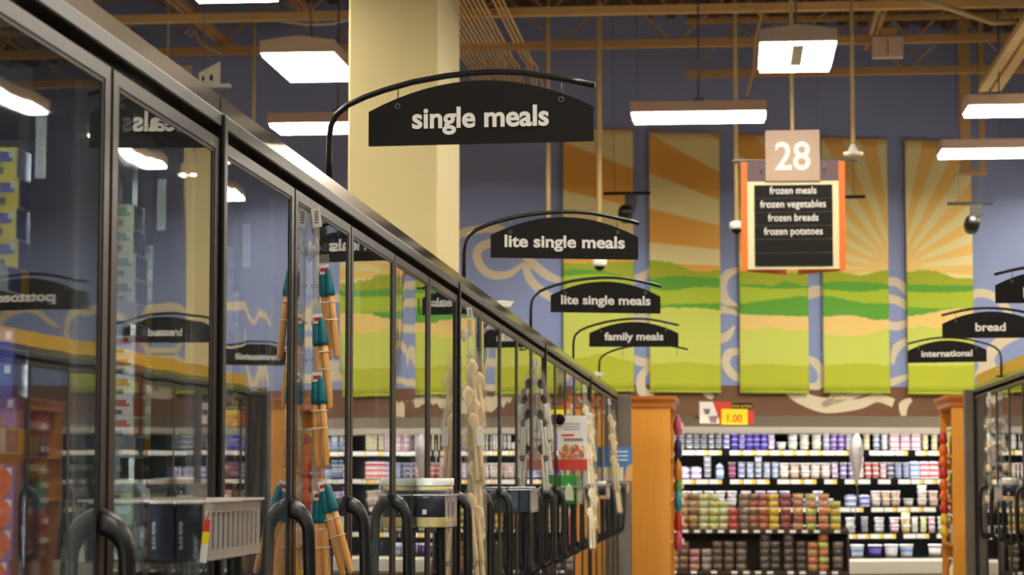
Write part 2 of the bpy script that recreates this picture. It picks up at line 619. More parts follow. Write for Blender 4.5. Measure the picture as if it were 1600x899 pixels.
tag(b.build('junction_box', loc=p, bevel=0.006), 'square beige electrical box hanging under the joist at upper right', 'electrical box')
# bank of conduits running to the back wall
for i in range(16):
    x = -2.93 + 0.046 * i + (0.06 if i > 12 else 0)
    ye = 25.6 - 0.05 * (i % 5)
    z = 6.05
    b = MB()
    b.tube([(x, 17, z), (x, ye - 0.12, z), (x + 0.01, ye - 0.05, z - 0.01), (x + 0.05, ye, z - 0.05), (x + 0.06, ye + 0.02, z - 0.14), (x + 0.10, ye + 0.05, z - 0.22), (x + 0.10, ye + 0.05, z - 0.3)], 0.014, tan, 6)
    tag(b.build('electrical_conduit'), 'brown conduit pipe of the bank right of the cream column top, %s from the left' % ORD[i + 1], 'conduit', 'bank of parallel conduits under the roof')
# loose pipe and cable high up on the right
b = MB()
p0, p1, p2, p3 = at(1440, 0, 22), at(1500, 18, 22.4), at(1550, 35, 22.6), at(1588, 34, 22.6)
b.tube([p0, p1, p2, p3], 0.03, cream, 8)
tag(b.build('pipe'), 'cream pipe curving down across the joists in the upper right', 'pipe')
b = MB()
b.tube([at(1156, 11, 22), at(1178, 12, 22), at(1190, 26, 22), at(1180, 60, 22), at(1178, 110, 22), at(1166, 150, 22)], 0.017, tan, 6)
tag(b.build('hanging_cable'), 'tan cable drooping from the ceiling just left of the fixture with the dark channel', 'cable')
b = MB()
b.tube([at(302, 40, 24), at(290, 52, 24), at(300, 56, 24), at(304, 44, 24), at(312, 66, 24), at(330, 78, 24), at(345, 84, 24)], 0.012, housing, 6)
tag(b.build('hanging_cable'), 'looped loose cable hanging from the joist in the upper left', 'cable')
b = MB()
b.tube([at(440, 33, 22.8), at(480, 39, 22.8), at(520, 37, 22.8), at(545, 30, 22.8)], 0.015, white, 6)
tag(b.build('hanging_cable'), 'white sagging cable just left of the cream column top', 'cable')

# poles with cameras
PG = 'cream conduit drops from the ceiling'


def drop(label, x, y, zb, r, dome):
    t = thing('conduit_drop', label, 'conduit', (x, y, zb), 0, PG)
    MB().tube([(0, 0, 0), (0, 0, CEIL - zb)], r, poletan, 8).build('pipe', t)
    if dome == 'dome':
        b = MB()
        b.lathe([(0.035, 0.03), (0.07, 0.015), (0.075, -0.04), (0.06, -0.055)], white)
        b.build('camera_housing', t)
        b = MB()
        b.lathe([(0.012, -0.1), (0.035, -0.09), (0.05, -0.07), (0.054, -0.055)], blackm)
        b.build('dome_window', t)
    elif dome == 'disc':
        b = MB()
        b.lathe([(0.06, -0.05), (0.09, -0.04), (0.095, -0.015), (0.05, -0.005), (0.03, 0.04), (0.02, 0.06)], white)
        b.build('detector_disc', t)
    else:
        MB().box((-0.03, -0.03, -0.05), (0.03, 0.03, 0), white).build('end_box', t)
    return t


def dropat(label, px, py, y, r, dome):
    p = at(px, py, y)
    drop(label, p.x, y, p.z, r, dome)


dropat('cream pole ending in a white dome camera behind the lite single meals signs', 937, 408, 23.4, 0.026, 'dome')
dropat('cream pole ending in a white dome camera just left of the aisle 28 sign', 1151, 350, 23.4, 0.022, 'dome')
dropat('cream pole ending in a flat white disc just right of the number 28 plate', 1333, 236, 22.0, 0.018, 'disc')
dropat('cream pole passing behind the single meals sign left of the first banner', 857, 380, 23.4, 0.021, 'box')
dropat('cream pole in the upper left between the fascia and the fixture beside the column', 395, 330, 24.0, 0.018, 'box')

# track lights
def track(label, px0, px1, py, y, spots):
    a, b_ = at(px0, py, y), at(px1, py + 2, y)
    L = b_.x - a.x
    t = thing('track_light', label, 'track light', a, 0, 'black track lights in front of the banners')
    MB().box((0, -0.02, -0.012), (L, 0.02, 0.018), blackm).build('track', t)
    for w in (0.12, L - 0.12):
        MB().tube([(w, 0, 0.015), (w - 0.02, 0, CEIL - a.z)], 0.004, steelgrey, 5).build('wire', t)
    for s in spots:
        b = MB()
        b.box((s - 0.01, -0.03, -0.13), (s + 0.12, 0.03, -0.012), black).box((s + 0.02, -0.02, -0.2), (s + 0.1, 0.02, -0.13), black)
        sp = b.build('spot_arm', t)
        hd = MB()
        hd.M = Matrix.Rotation(math.radians(60), 4, 'X')
        hd.lathe([(0.075, -0.09), (0.085, -0.02), (0.075, 0.06), (0.03, 0.1)], black)
        hd.lathe([(0.06, -0.097), (0.062, -0.088)], mat('spot_lens', (120, 80, 60), 0.2))
        h = hd.build('spot_head', t)
        h.location = (s, -0.06, -0.22)
        ld = bpy.data.lights.new('spot_lamp', 'SPOT')
        ld.energy = SPOT
        ld.color = (0.95, 0.97, 1.0)
        ld.spot_size = math.radians(104)
        ld.spot_blend = 1.0
        ld.shadow_soft_size = 0.06
        lo = bpy.data.objects.new('spot_lamp', ld)
        COL.objects.link(lo)
        lo.parent = t
        lo.location = (s, 0.06, -0.30)
        lo.rotation_euler = (math.radians(44), 0, WA)


track('black track light in front of the leftmost banner with one round spot', 943, 1016, 303, 25.0, [0.24])
track('black track light in front of the rightmost banner with one round spot', 1480, 1551, 319, 25.0, [0.25])
track('short black track peeking out right of the aisle 28 sign', 1262, 1352, 309, 25.0, [0.14])  # its spot is unseen behind the sign, added to light the wall

# ------------------------------------------------------------------ cream column, slim post
tag(MB().box((-2.54, 15.3, 0), (-1.94, 16.57, CEIL), cream).build('building_column', bevel=0.012), 'large square cream column rising behind the left freezer row', 'column')
tag(MB().box((2.80, 20.6, 0), (3.0, 20.8, CEIL), cream).build('building_column', bevel=0.01), 'slim cream post mirrored as a wavy band in the second glass door', 'column')

# ------------------------------------------------------------------ banners
SB0 = onwall(870, 410, 0.06)[0]
SB1 = onwall(1530, 410, 0.06)[0]
HB0 = 2.2
HB1 = 5.6


def uv(px, py):
    s, h = onwall(px, py, 0.06)
    return (s - SB0) / (SB1 - SB0), (h - HB0) / (HB1 - HB0)


BOUND = [   # lower edge of each region, from the top; photo pixels
    ('olive', (165, 176, 40), [(870, 411), (990, 409), (1016, 407), (1050, 411), (1094, 425), (1125, 421), (1156, 424), (1262, 424), (1286, 419), (1329, 428), (1348, 430), (1388, 422), (1420, 425), (1442, 422), (1466, 425), (1492, 434), (1530, 434)]),
    ('leaf', (96, 162, 52), [(870, 422), (925, 422), (960, 428), (990, 437), (1016, 436), (1060, 431), (1090, 433), (1125, 436), (1156, 444), (1185, 444), (1208, 447), (1224, 440), (1262, 447), (1286, 442), (1348, 441), (1388, 444), (1420, 445), (1530, 447)]),
    ('lime', (172, 192, 48), [(870, 433), (990, 436), (1016, 450), (1050, 454), (1085, 449), (1125, 450), (1156, 448), (1190, 451), (1262, 451), (1286, 452), (1348, 456), (1388, 452), (1420, 456), (1530, 455)]),
    ('leaf', (96, 162, 52), [(870, 462), (990, 464), (1016, 476), (1060, 475), (1125, 474), (1156, 475), (1192, 470), (1230, 466), (1262, 463), (1286, 462), (1317, 467), (1348, 473), (1388, 475), (1420, 480), (1530, 480)]),
    ('peach', (236, 200, 120), [(870, 478), (990, 480), (1016, 482), (1060, 481), (1125, 486), (1156, 491), (1200, 493), (1262, 495), (1286, 496), (1317, 493), (1340, 494), (1364, 500), (1388, 499), (1420, 494), (1450, 490), (1480, 484), (1498, 482), (1530, 484)]),
    ('light', (202, 208, 92), [(870, 479), (990, 481), (1016, 483), (1060, 482), (1125, 487), (1156, 512), (1170, 516), (1200, 512), (1240, 516), (1262, 516), (1286, 521), (1317, 525), (1354, 523), (1370, 518), (1388, 514), (1420, 514), (1442, 509), (1455, 512), (1530, 513)]),
    ('moss', (182, 188, 48), [(870, 560), (915, 558), (935, 553), (965, 560), (1016, 568), (1070, 566), (1125, 571), (1156, 571), (1192, 569), (1262, 572), (1286, 571), (1348, 568), (1388, 571), (1420, 572), (1530, 571)]),
]


def banner_mat(name, phase):
    m = bpy.data.materials.new(name)
    m.use_nodes = True
    nt = m.node_tree
    N, L = nt.nodes.new, nt.links.new
    b = nt.nodes['Principled BSDF']
    b.inputs['Roughness'].default_value = 0.8
    uvn = N('ShaderNodeTexCoord')
    sep = N('ShaderNodeSeparateXYZ')
    L(uvn.outputs['UV'], sep.inputs[0])

    def M(op, a, b_=None, c=None, clamp=False):
        n = N('ShaderNodeMath'); n.operation = op; n.use_clamp = clamp
        for i, v in enumerate((a, b_, c)):
            if v is None:
                continue
            if isinstance(v, (int, float)):
                n.inputs[i].default_value = v
            else:
                L(v, n.inputs[i])
        return n.outputs[0]

    def mixc(f, a, b_):
        n = N('ShaderNodeMix'); n.data_type = 'RGBA'
        L(f, n.inputs[0])
        for i, v in ((6, a), (7, b_)):
            if isinstance(v, tuple):
                n.inputs[i].default_value = v
            else:
                L(v, n.inputs[i])
        return n.outputs[2]
    U, V = sep.outputs[0], sep.outputs[1]
    # ragged edges
    nz = N('ShaderNodeTexNoise'); nz.inputs['Scale'].default_value = 70; nz.inputs['Detail'].default_value = 3
    L(uvn.outputs['UV'], nz.inputs['Vector'])
    Vr = M('MULTIPLY_ADD', nz.outputs['Fac'], 0.012, M('SUBTRACT', V, 0.006))
    uc, vc = uv(1400, 420)
    WW, HH = SB1 - SB0, HB1 - HB0
    du = M('MULTIPLY', M('SUBTRACT', U, uc), WW)
    dv = M('MULTIPLY', M('SUBTRACT', V, vc), HH)
    ang = M('ARCTAN2', dv, du)
    fr = M('FRACT', M('MULTIPLY_ADD', ang, 1 / math.radians(14.6), phase))
    tri = M('ABSOLUTE', M('SUBTRACT', fr, 0.5))          # 0..0.5
    msk = M('MULTIPLY_ADD', M('SUBTRACT', tri, 0.25), 30.0, 0.5, clamp=True)
    dist = M('SQRT', M('ADD', M('MULTIPLY', du, du), M('MULTIPLY', dv, dv)))
    sun = M('MULTIPLY_ADD', M('SUBTRACT', 0.33, dist), 12.0, 0.5, clamp=True)
    cr = lin(238, 222, 158)
    far = M('MULTIPLY_ADD', dist, 0.45, -0.2, clamp=True)
    og = mixc(far, lin(243, 206, 118), lin(236, 172, 76))
    c = mixc(msk, cr, og)
    c = mixc(sun, c, lin(244, 206, 128))
    for nm, rgb, pts in BOUND:
        fc = N('ShaderNodeFloatCurve')
        cv = fc.mapping.curves[0]
        P = [uv(*p) for p in pts]
        P = [(min(1, max(0, a)), b__) for a, b__ in P]
        while len(cv.points) < len(P):
            cv.points.new(0.5, 0.5)
        for pt, (a, b__) in zip(cv.points, sorted(P)):
            pt.location = (a, b__)
            pt.handle_type = 'AUTO'
        fc.mapping.update()
        L(U, fc.inputs[1])
        k = M('MULTIPLY_ADD', M('SUBTRACT', fc.outputs[0], Vr), 250.0, 0.5, clamp=True)
        c = mixc(k, c, lin(*rgb))
    L(c, b.inputs['Base Color'])
    return m


backm = mat('banner_back', (220, 214, 196), 0.8)
BT = [(880, 990, 202, 610, 0.72, 'first'), (1015, 1125, 208, 612, 0.25, 'second'), (1155, 1262, 212, 613, 0.25, 'third'),
      (1285, 1388, 217, 613, 0.0, 'fourth'), (1416, 1520, 221, 615, 0.0, 'fifth')]
for i, (x0, x1, yt, yb, ph, nm) in enumerate(BT):
    s0 = onwall(x0, 410, 0.06)[0]
    s1 = onwall(x1, 410, 0.06)[0]
    xm = (x0 + x1) / 2
    ht = onwall(xm, yt, 0.06)[1]
    hb = onwall(xm, yb, 0.06)[1]
    bm = bmesh.new()
    ul = bm.loops.layers.uv.new('UVMap')
    nx, nz = 40, 30
    g = [[bm.verts.new((s0 + (s1 - s0) * a / nx, -0.06 + 0.006 * math.sin(a / nx * 9 + i) * (1 - 0.6 * c / nz) + 0.004 * math.sin(c * 0.4 + i), hb + (ht - hb) * c / nz)) for a in range(nx + 1)] for c in range(nz + 1)]
    for c in range(nz):
        for a in range(nx):
            f = bm.faces.new((g[c][a], g[c][a + 1], g[c + 1][a + 1], g[c + 1][a]))
            f.smooth = True
            for lp in f.loops:
                v = lp.vert.co
                lp[ul].uv = ((v.x - SB0) / (SB1 - SB0), (v.z - HB0) / (HB1 - HB0))
    me = bpy.data.meshes.new('banner')
    bm.to_mesh(me)
    bm.free()
    me.materials.append(banner_mat('banner_print', ph))
    o = bpy.data.objects.new('banner_cloth', me)
    md = o.modifiers.new('thickness', 'SOLIDIFY')
    md.thickness = 0.004
    COL.objects.link(o)
    t = thing('wall_banner', 'tall printed banner of sun rays over green fields, %s of five from the left' % nm, 'banner', W0, WA, 'five landscape banners on the back wall')
    o.parent = t
    r = MB()
    r.tube([(s0 - 0.01, -0.06, ht), (s1 + 0.01, -0.06, ht)], 0.014, tandark, 8)
    r.build('top_rod', t)
    r = MB()
    r.tube([(s0, -0.06, hb), (s1, -0.06, hb)], 0.016, mat('banner_hem', (176, 190, 60), 0.8), 8)
    r.build('bottom_hem', t)
    for s in (s0 + 0.08, s1 - 0.08):
        MB().box((s - 0.015, -0.06, ht - 0.01), (s + 0.015, 0.0, ht + 0.03), tandark).build('wall_hook', t)
#--PART3--
# ------------------------------------------------------------------ freezer cases
XL, XR = -0.95, 1.88                         # the two planes of doors
DW = 0.76
ZG0, ZG1 = 0.36, 2.052                       # glass
SHELVES = [0.56, 0.80, 1.04, 1.28, 1.52, 1.76]


def make_door():
    """local origin: hinge line on the door plane; the handle is at the y = 0 edge"""
    b = MB()
    w = DW - 0.016
    st = 0.03
    z0, z1 = 0.33, 2.08
    b.box((-0.045, 0, z0), (0, st, z1), bronze).box((-0.045, w - st, z0), (0, w, z1), bronze)
    b.box((-0.045, st, z1 - 0.022), (0, w - st, z1), bronze).box((-0.045, st, z0), (0, w - st, z0 + 0.03), bronze)
    g = 0.012
    b.box((-0.035, st, z0 + 0.03), (-0.002, st + g, z1 - 0.022), gasket).box((-0.035, w - st - g, z0 + 0.03), (-0.002, w - st, z1 - 0.022), gasket)
    b.box((-0.035, st + g, z1 - 0.022 - g * 0.6), (-0.002, w - st - g, z1 - 0.022), gasket)
    d = b.build('door')
    MB().box((-0.018, st + g - 0.003, z0 + 0.028), (-0.004, w - st - g + 0.003, z1 - 0.026), glass).build('glass_pane', d)
    # looping handle
    h = MB()
    zt, zb = 1.402, 0.985
    pts = []
    for k in range(7):
        a = PI / 2 * k / 6
        pts.append((-0.004 + 0.044 * math.sin(a), zt - 0.075 + 0.055 * math.cos(a)))
    for k in range(1, 8):
        pts.append((0.040 + 0.003 * math.sin(PI * k / 8), zt - 0.075 - (zt - zb - 0.15) * k / 8))
    for k in range(7):
        a = PI / 2 * k / 6
        pts.append((-0.004 + 0.044 * math.cos(a), zb + 0.075 - 0.055 * math.sin(a)))
    n = len(pts)
    rs = []
    for k, (x, z) in enumerate(pts):
        t = Vector((pts[min(k + 1, n - 1)][0] - pts[max(k - 1, 0)][0], pts[min(k + 1, n - 1)][1] - pts[max(k - 1, 0)][1])).normalized()
        nn = Vector((-t.y, t.x))
        e = min(k, n - 1 - k)
        hw = 0.0135 + 0.009 * max(0, 1 - e / 5)
        ring = []
        for j in range(10):
            an = 2 * PI * j / 10
            q = nn * (hw * math.cos(an))
            ring.append((x + q.x, w - 0.02 + 0.016 * math.sin(an), z + q.y))
        rs.append(ring)
    h.rings(rs, black)
    h.build('handle', d)
    return d


def make_case(label, lampside=1):
    t = thing('freezer_case', label, 'freezer', (0, 0, 0), 0, 'glass door freezer cases along the aisle')
    L = DW * 5
    b = MB()
    b.box((-0.95, 0, 0), (-0.04, L, 0.30), blackm)
    b.box((-0.95, 0, 0.30), (-0.90, L, 2.10), inner)
    b.box((-0.90, 0, 0.30), (-0.16, L, 0.36), inner)
    b.box((-0.95, 0, 2.08), (-0.05, L, 2.15), blackm)
    b.box((-0.90, 0, 0.36), (-0.16, 0.02, 2.08), inner).box((-0.90, L - 0.02, 0.36), (-0.16, L, 2.08), inner)
    b.build('cabinet', t)
    MB().box((-0.12, 0.0, 0.05), (-0.01, L, 0.31), bronze).build('kick_panel', t)
    MB().box((-0.05, 0, 2.102), (0.004, L, 2.130), greyrail).build('front_rail', t, bevel=0.003)
    p = MB()
    p.prism([(-0.02, 2.130), (0.0, 2.130), (0.0, 2.161), (-0.02, 2.161)], 0.004, L - 0.004, steel)
    p.build('fascia', t)
    for k in range(6):
        y = k * DW
        a, c = y - 0.05, y + 0.05
        if k == 0: a = 0.0
        if k == 5: c = L
        m = MB()
        m.box((-0.115, a + 0.012, 0.36), (-0.05, c - 0.012, 2.10), blackm)
        m.box((-0.05, max(a, y - 0.04), 0.36), (-0.046, min(c, y + 0.04), 2.10), black)
        mo = m.build('mullion', t)
        if k < 5 and lampside > 0:
            MB().box((-0.113, c - 0.0115, 0.45), (-0.098, c + 0.008, 2.0), doorlamp).build('lamp', mo)
            MB().box((-0.096, c - 0.013, 0.40), (-0.092, c + 0.03, 2.06), black).build('added_lamp_shield', mo)  # unseen fin, added to stop the tube's light leaking out through the glass
        if k > 0 and lampside < 0:
            MB().box((-0.113, a - 0.008, 0.45), (-0.098, a + 0.0115, 2.0), doorlamp_dim).build('lamp', mo)
            MB().box((-0.096, a - 0.03, 0.40), (-0.092, a + 0.013, 2.06), black).build('added_lamp_shield', mo)
        if k > 0 and lampside > 0:
            s = MB()
            s.box((-0.108, a + 0.0105, 1.905), (-0.091, a + 0.0117, 2.0), sticker)
            for q in range(9):
                s.box((-0.103, a + 0.0100, 1.915 + q * 0.008), (-0.097, a + 0.0104, 1.917 + q * 0.008), steelgrey)
            s.build('sticker', mo)
    e = MB()
    e.box((0.0005, 0.0005, 0.31), (0.010, 0.030, 2.127), black)
    e.build('end_post', t, bevel=0.003)
    for z in SHELVES:
        s = MB()
        s.box((-0.88, 0.03, z - 0.014), (-0.122, L - 0.03, z), shelfm)
        so = s.build('shelf', t)
        tk = MB()
        tk.box((-0.122, 0.06, z - 0.036), (-0.117, L - 0.06, z + 0.002), ticket)
        for k in range(15):
            yy = 0.12 + k * 0.253
            tk.box((-0.1172, yy, z - 0.034), (-0.1160, yy + 0.06, z), ticketb)
            tk.box((-0.1172, yy + 0.062, z - 0.034), (-0.1160, yy + 0.11, z), ticketo)
        tk.build('price_strip', so)
    d = make_door()
    d.parent = t
    d.location = (0, 0.008, 0)
    for k in range(1, 5):
        c = dup(d, (0, k * DW + 0.008, 0), parent=t)
        c.rotation_euler = (0, 0, math.radians(R.uniform(-0.06, 0.06)))
    return t


CL = ['glass freezer case of the left row at the left edge of the photo', 'second glass freezer case of the left row, carrying the single meals sign',
      'third glass freezer case of the left row, where the first beige spoon bags hang', 'fourth glass freezer case of the left row, with the recipe card',
      'last glass freezer case at the far end of the left row']
case0 = make_case(CL[0])
case0.location = (XL, 0.46, 0)
for k in range(1, 5):
    dup(case0, (XL, 0.46 + 3.8 * k, 0), label=CL[k])
CR = ['glass freezer case at the far end of the right row, beside the dark end panel', 'second case from the far end of the right row, mirrored in the left doors',
      'third case from the far end of the right row, mirrored in the left doors', 'nearest case of the right row beside the camera']
case1 = make_case(CR[0], -1)
case1.location = (XR, 18.5, 0)
case1.rotation_euler = (0, 0, PI)
for k in range(1, 4):
    dup(case1, (XR, 18.5 - 3.8 * k, 0), (0, 0, PI), label=CR[k])
# end panels
b = MB()
b.box((-1.9, 19.47, 0), (-0.84, 19.62, 2.13), endpanel)
tag(b.build('freezer_end_panel', bevel=0.006), 'grey-brown metal end panel closing the left freezer row beside the orange cabinet', 'end panel')
b = MB()
b.box((1.81, 18.51, 0), (2.83, 18.66, 2.13), endpanel)
b.box((1.875, 18.502, 0), (1.89, 18.51, 2.13), blackm)
tag(b.build('freezer_end_panel', bevel=0.006), 'grey-brown metal end panel closing the right freezer row beside the orange cabinet', 'end panel')
# boards on top
tag(MB().prism([(0.5, 2.163), (4.36, 2.163), (4.36, 2.1635), (0.5, 2.229)], -0.996, -0.98, salmon, axes='yz').build('header_board'), 'salmon tapering board edge on top of the nearest left freezer', 'board')
gp = MB()
gp.box((1.90, 3.4, 2.152), (1.92, 18.48, 2.245), goldpanel)
gp.box((1.92, 3.4, 2.152), (1.98, 18.48, 2.165), goldpanel)
tag(gp.build('header_board'), 'long golden yellow board standing along the top of the right freezer row', 'board')

# ------------------------------------------------------------------ category signs on arms
HOOK = steelgrey


def arm_sign(label, body, loc, yaw, tw, asc, plate=True, mirror=1, group='black arched category signs on curved arms'):
    t = thing('category_sign' if plate else 'sign_arm', label, 'sign', loc, yaw, group)
    s = mirror
    pts = [(0, 0, 0), (0, 0, 0.08), (0, 0, 0.13), (0.004, 0, 0.165), (0.016, 0, 0.19), (0.046, 0, 0.215), (0.09, 0, 0.234), (0.139, 0, 0.25), (0.21, 0, 0.268), (0.294, 0, 0.281), (0.36, 0, 0.2865), (0.418, 0, 0.2876), (0.48, 0, 0.284), (0.542, 0, 0.2736), (0.60, 0, 0.262), (0.661, 0, 0.247)]
    MB().tube([(x * s, y, z) for x, y, z in pts], 0.0075, pole_blk, 8).build('arm', t)
    MB().box((-0.03, -0.03, 0), (0.03, 0.03, 0.012), pole_blk).build('base_plate', t)
    if plate:
        lo, hi = 0.1, 0.658
        if s < 0:
            lo, hi = -hi, -lo
        poly = [(lo, 0.111), (hi, 0.111), (hi, 0.196)]
        for k in range(1, 16):
            u = 1 - 2 * k / 16
            poly.append(((lo + hi) / 2 + u * (hi - lo) / 2, 0.196 + 0.071 * (1 - u * u)))
        poly.append((lo, 0.196))
        p = MB()
        p.prism(poly, -0.004, 0.004, signblk)
        pl = p.build('sign_plate', t)
        text(body, signtxt, pl, tw, asc, ((lo + hi) / 2, -0.0042, 0.153), FACE)
        text(body, signtxt, pl, tw, asc, ((lo + hi) / 2, 0.0042, 0.153), (PI / 2, 0, PI))
    for x in (0.173, 0.579):
        k = MB()
        zt = 0.262 if x < 0.3 else 0.268
        k.tube([(x * s, 0, zt), (x * s, 0, zt - 0.05)], 0.002, HOOK, 5)
        k.tube([(x * s + 0.006 * math.cos(a), -0.006, zt - 0.054 + 0.006 * math.sin(a)) for a in [2 * PI * q / 8 for q in range(9)]], 0.0015, HOOK, 4)
        k.build('hook', t)
    return t


SX = -0.985
ZT = 2.15
arm_sign('black arched sign reading single meals, the largest and nearest on the left row', 'single meals', (SX - 0.0, 5.65, ZT), math.radians(-4), 0.339, 0.051)
arm_sign('black arched sign reading lite single meals, the nearer of the two', 'lite single meals', (SX, 8.56, ZT), math.radians(14), 0.455, 0.045)
arm_sign('black arched sign reading lite single meals, the farther of the two', 'lite single meals', (SX, 11.45, ZT), math.radians(16), 0.455, 0.045)
arm_sign('black arched sign reading family meals', 'family meals', (SX, 14.55, ZT), math.radians(7), 0.37, 0.048)
arm_sign('bare black curved arm without a sign beyond the family meals sign', '', (SX, 17.4, ZT), math.radians(4), 0.3, 0.045, plate=False)
SR = 1.889
arm_sign('black arched sign reading international over the right freezer row', 'international', (SR, 16.7, ZT), math.radians(-14), 0.36, 0.045, mirror=-1)
arm_sign('black arched sign reading bread over the right freezer row', 'bread', (SR, 13.85, ZT), math.radians(-2), 0.175, 0.048, mirror=-1)
arm_sign('black arched sign reading potatoes cut by the right edge of the photo', 'potatoes', (SR, 11.1, ZT), math.radians(2), 0.30, 0.048, mirror=-1)

# small white clips on top of the freezers
def clip(label, loc, rz, s=1.0):
    b = MB()
    b.box((-0.03 * s, -0.025, 0), (0.03 * s, 0.025, 0.03), white, taper=0.8)
    b.prism([(-0.03 * s, 0.03), (0.06 * s, 0.03), (0.085 * s, 0.055), (0.0, 0.062), (-0.03 * s, 0.05)], -0.02, 0.02, white)
    tag(b.build('plastic_clip', loc=loc, rot=(0, 0, rz), bevel=0.003), label, 'clip', 'white plastic sign clips on the freezer tops')


clip('small white plastic clip on the left freezer top between the two nearer signs', (-1.0, 10.05, 2.151), 0, 0.8)
clip('small white plastic clip on the left freezer top near its far end', (-0.99, 17.0, 2.151), 0, 0.8)
clip('small white plastic clip at the foot of the international sign arm', (1.95, 17.0, 2.166), PI, 0.7)

# ------------------------------------------------------------------ aisle marker signs
platem = mat('number_plate', (176, 148, 128), 0.6)
plum = mat('plum_band', (98, 74, 78), 0.6)
creamb = mat('sign_cream', (226, 216, 170), 0.6)
orangeb = mat('sign_orange', (232, 112, 30), 0.5)


def aisle_sign(label, loc, number, lines, pr=0.016):
    t = thing('aisle_sign', label, 'aisle sign', loc, 0, 'hanging aisle signs')
    w = 0.44
    b = MB()
    b.box((-w + 0.05, -0.01, 0), (w - 0.05, 0.01, 0.76), creamb)
    b.box((-w + 0.05, -0.0105, 0.76), (w - 0.05, 0.0105, 0.94), plum)
    pl = b.build('board', t)
    for s in (-1, 1):
        o = MB()
        o.box((s * (w - 0.022) - 0.026, -0.018, -0.012), (s * (w - 0.022) + 0.026, 0.012, 0.93), orangeb)
        o.build('edge_strip', t)
        k = MB()
        k.prism([(s * w, 0.0), (s * 0.06, 0.42), (s * 0.05, 0.415), (s * (w - 0.01), -0.0)][::1], -0.012, 0.93, orangeb, axes='xy')
        k.build('back_panel', t)
    n = MB()
    n.box((-0.232, -0.035, 0.76), (0.232, -0.018, 1.20), platem)
    npl = n.build('number_plate', t)
    if number:
        text(number, signtxt, npl, 0.30, 0.245, (0, -0.0355, 0.86), FACE, bold=0.016)
    r = MB()
    r.tube([(-0.52, 0.01, 0.94), (0.55, 0.01, 0.94)], 0.013, steelgrey, 8)
    r.build('hanger_rod', t)
    MB().tube([(0, 0.01, 0.95), (0, 0.01, CEIL - loc[2])], pr, poletan, 8).build('hanger_pole', t)
    for s in (-1, 1):
        c = MB()
        c.tube([(s * 0.27, -0.01, 0.94), (s * 0.27, -0.012, 0.83)], 0.006, steelgrey, 6)
        c.build('chain', t)
    for i in range(6):
        z = 0.615 - i * 0.1175
        q = MB()
        q.box((-0.33, -0.022, z), (0.335, -0.010, z + 0.112), signblk)
        qo = q.build('category_slat', t)
        if i < len(lines):
            text(lines[i][0], signtxt, qo, lines[i][1], 0.064, (0, -0.0225, z + 0.035), FACE, bold=0.008)
    return t


sp = at(1240, 421, 20.1)
aisle_sign('hanging aisle sign with number 28 and slats listing frozen foods', (sp.x, 20.1, sp.z), '28', [('frozen meals', 0.40), ('frozen vegetables', 0.56), ('frozen breads', 0.43), ('frozen potatoes', 0.50)])
sp2 = at(259, 314, 20.1)
s2 = aisle_sign('second hanging aisle sign, only its plate corner showing over the left freezer fascia', (sp2.x, 20.1, sp2.z), '', [], 0.004)
br = MB()
br.prism([(0, 0.0), (0.19, 0.0), (0.19, 0.20), (0.0, 0.10)], -0.015, 0.0, white)
br.box((0.03, -0.018, 0.03), (0.05, -0.014, 0.07), blackm).box((0.10, -0.018, 0.03), (0.125, -0.014, 0.08), blackm)
br.box((0.06, -0.04, -0.03), (0.28, 0.04, -0.005), white)
br.tube([(0.04, 0, 0.1), (0.04, 0, CEIL - at(312, 135, 20).z)], 0.004, steelgrey, 5)
pb = at(311, 132, 20.0)
tag(br.build('hanging_bracket', loc=pb), 'white slotted bracket and tray hanging above the left freezer fascia', 'bracket')

# ------------------------------------------------------------------ orange end cabinets
def end_cabinet(label, loc, mirror, w):
    """local: side panel faces -y, open shelves face +x * mirror"""
    t = thing('end_cabinet', label, 'cabinet', loc, 0, 'orange wood cabinets at the row ends')
    s = mirror
    L = 1.1
    H = 2.10

    def bx(b, x0, x1, *a):
        lo, hi = sorted((x0 * s, x1 * s))
        b.box((lo, a[0], a[2]), (hi, a[1], a[3]), a[4])
    b = MB(); bx(b, -w, 0, 0, 0.03, 0, H, orange); b.build('side_panel', t)
    b = MB(); bx(b, -w, 0, L - 0.03, L, 0, H, orange); b.build('side_panel', t)
    b = MB(); bx(b, -w, -w + 0.02, 0.03, L - 0.03, 0, H, orange); b.build('back_panel', t)
    b = MB()
    pr = [(0.0, H - 0.05), (0.03, H - 0.035), (0.035, H), (0.06, H + 0.025), (0.06, H + 0.045), (0.0, H + 0.045)]
    rs = []
    for e, z in [(0.0, H - 0.06), (0.015, H - 0.05), (0.02, H - 0.015), (0.045, H + 0.02), (0.05, H + 0.045)]:
        rs.append([((-w - e) * 1, -e, z), (e, -e, z), (e, L + e, z), (-w - e, L + e, z)])
    rs = [[(x * s, y, z) for x, y, z in r] for r in rs]
    b.rings(rs, orangetrim, smooth=False)
    b.build('crown_moulding', t)
    for z in (0.12, 0.50, 0.88, 1.26, 1.64):
        b = MB(); bx(b, -w + 0.02, -0.005, 0.03, L - 0.03, z - 0.025, z, orange); b.build('shelf', t)
    return t


end_cabinet('orange wood end cabinet at the end of the left freezer row, panel facing the camera', (-0.53, 20.2, 0), 1, 0.9)
end_cabinet('orange wood end cabinet after the right freezer row, open shelves facing the aisle', (1.86, 20.2, 0), -1, 0.9)
#--PART4--
# ------------------------------------------------------------------ dairy wall case
def hw(py, off):
    return onwall(1250, py, off)[1]


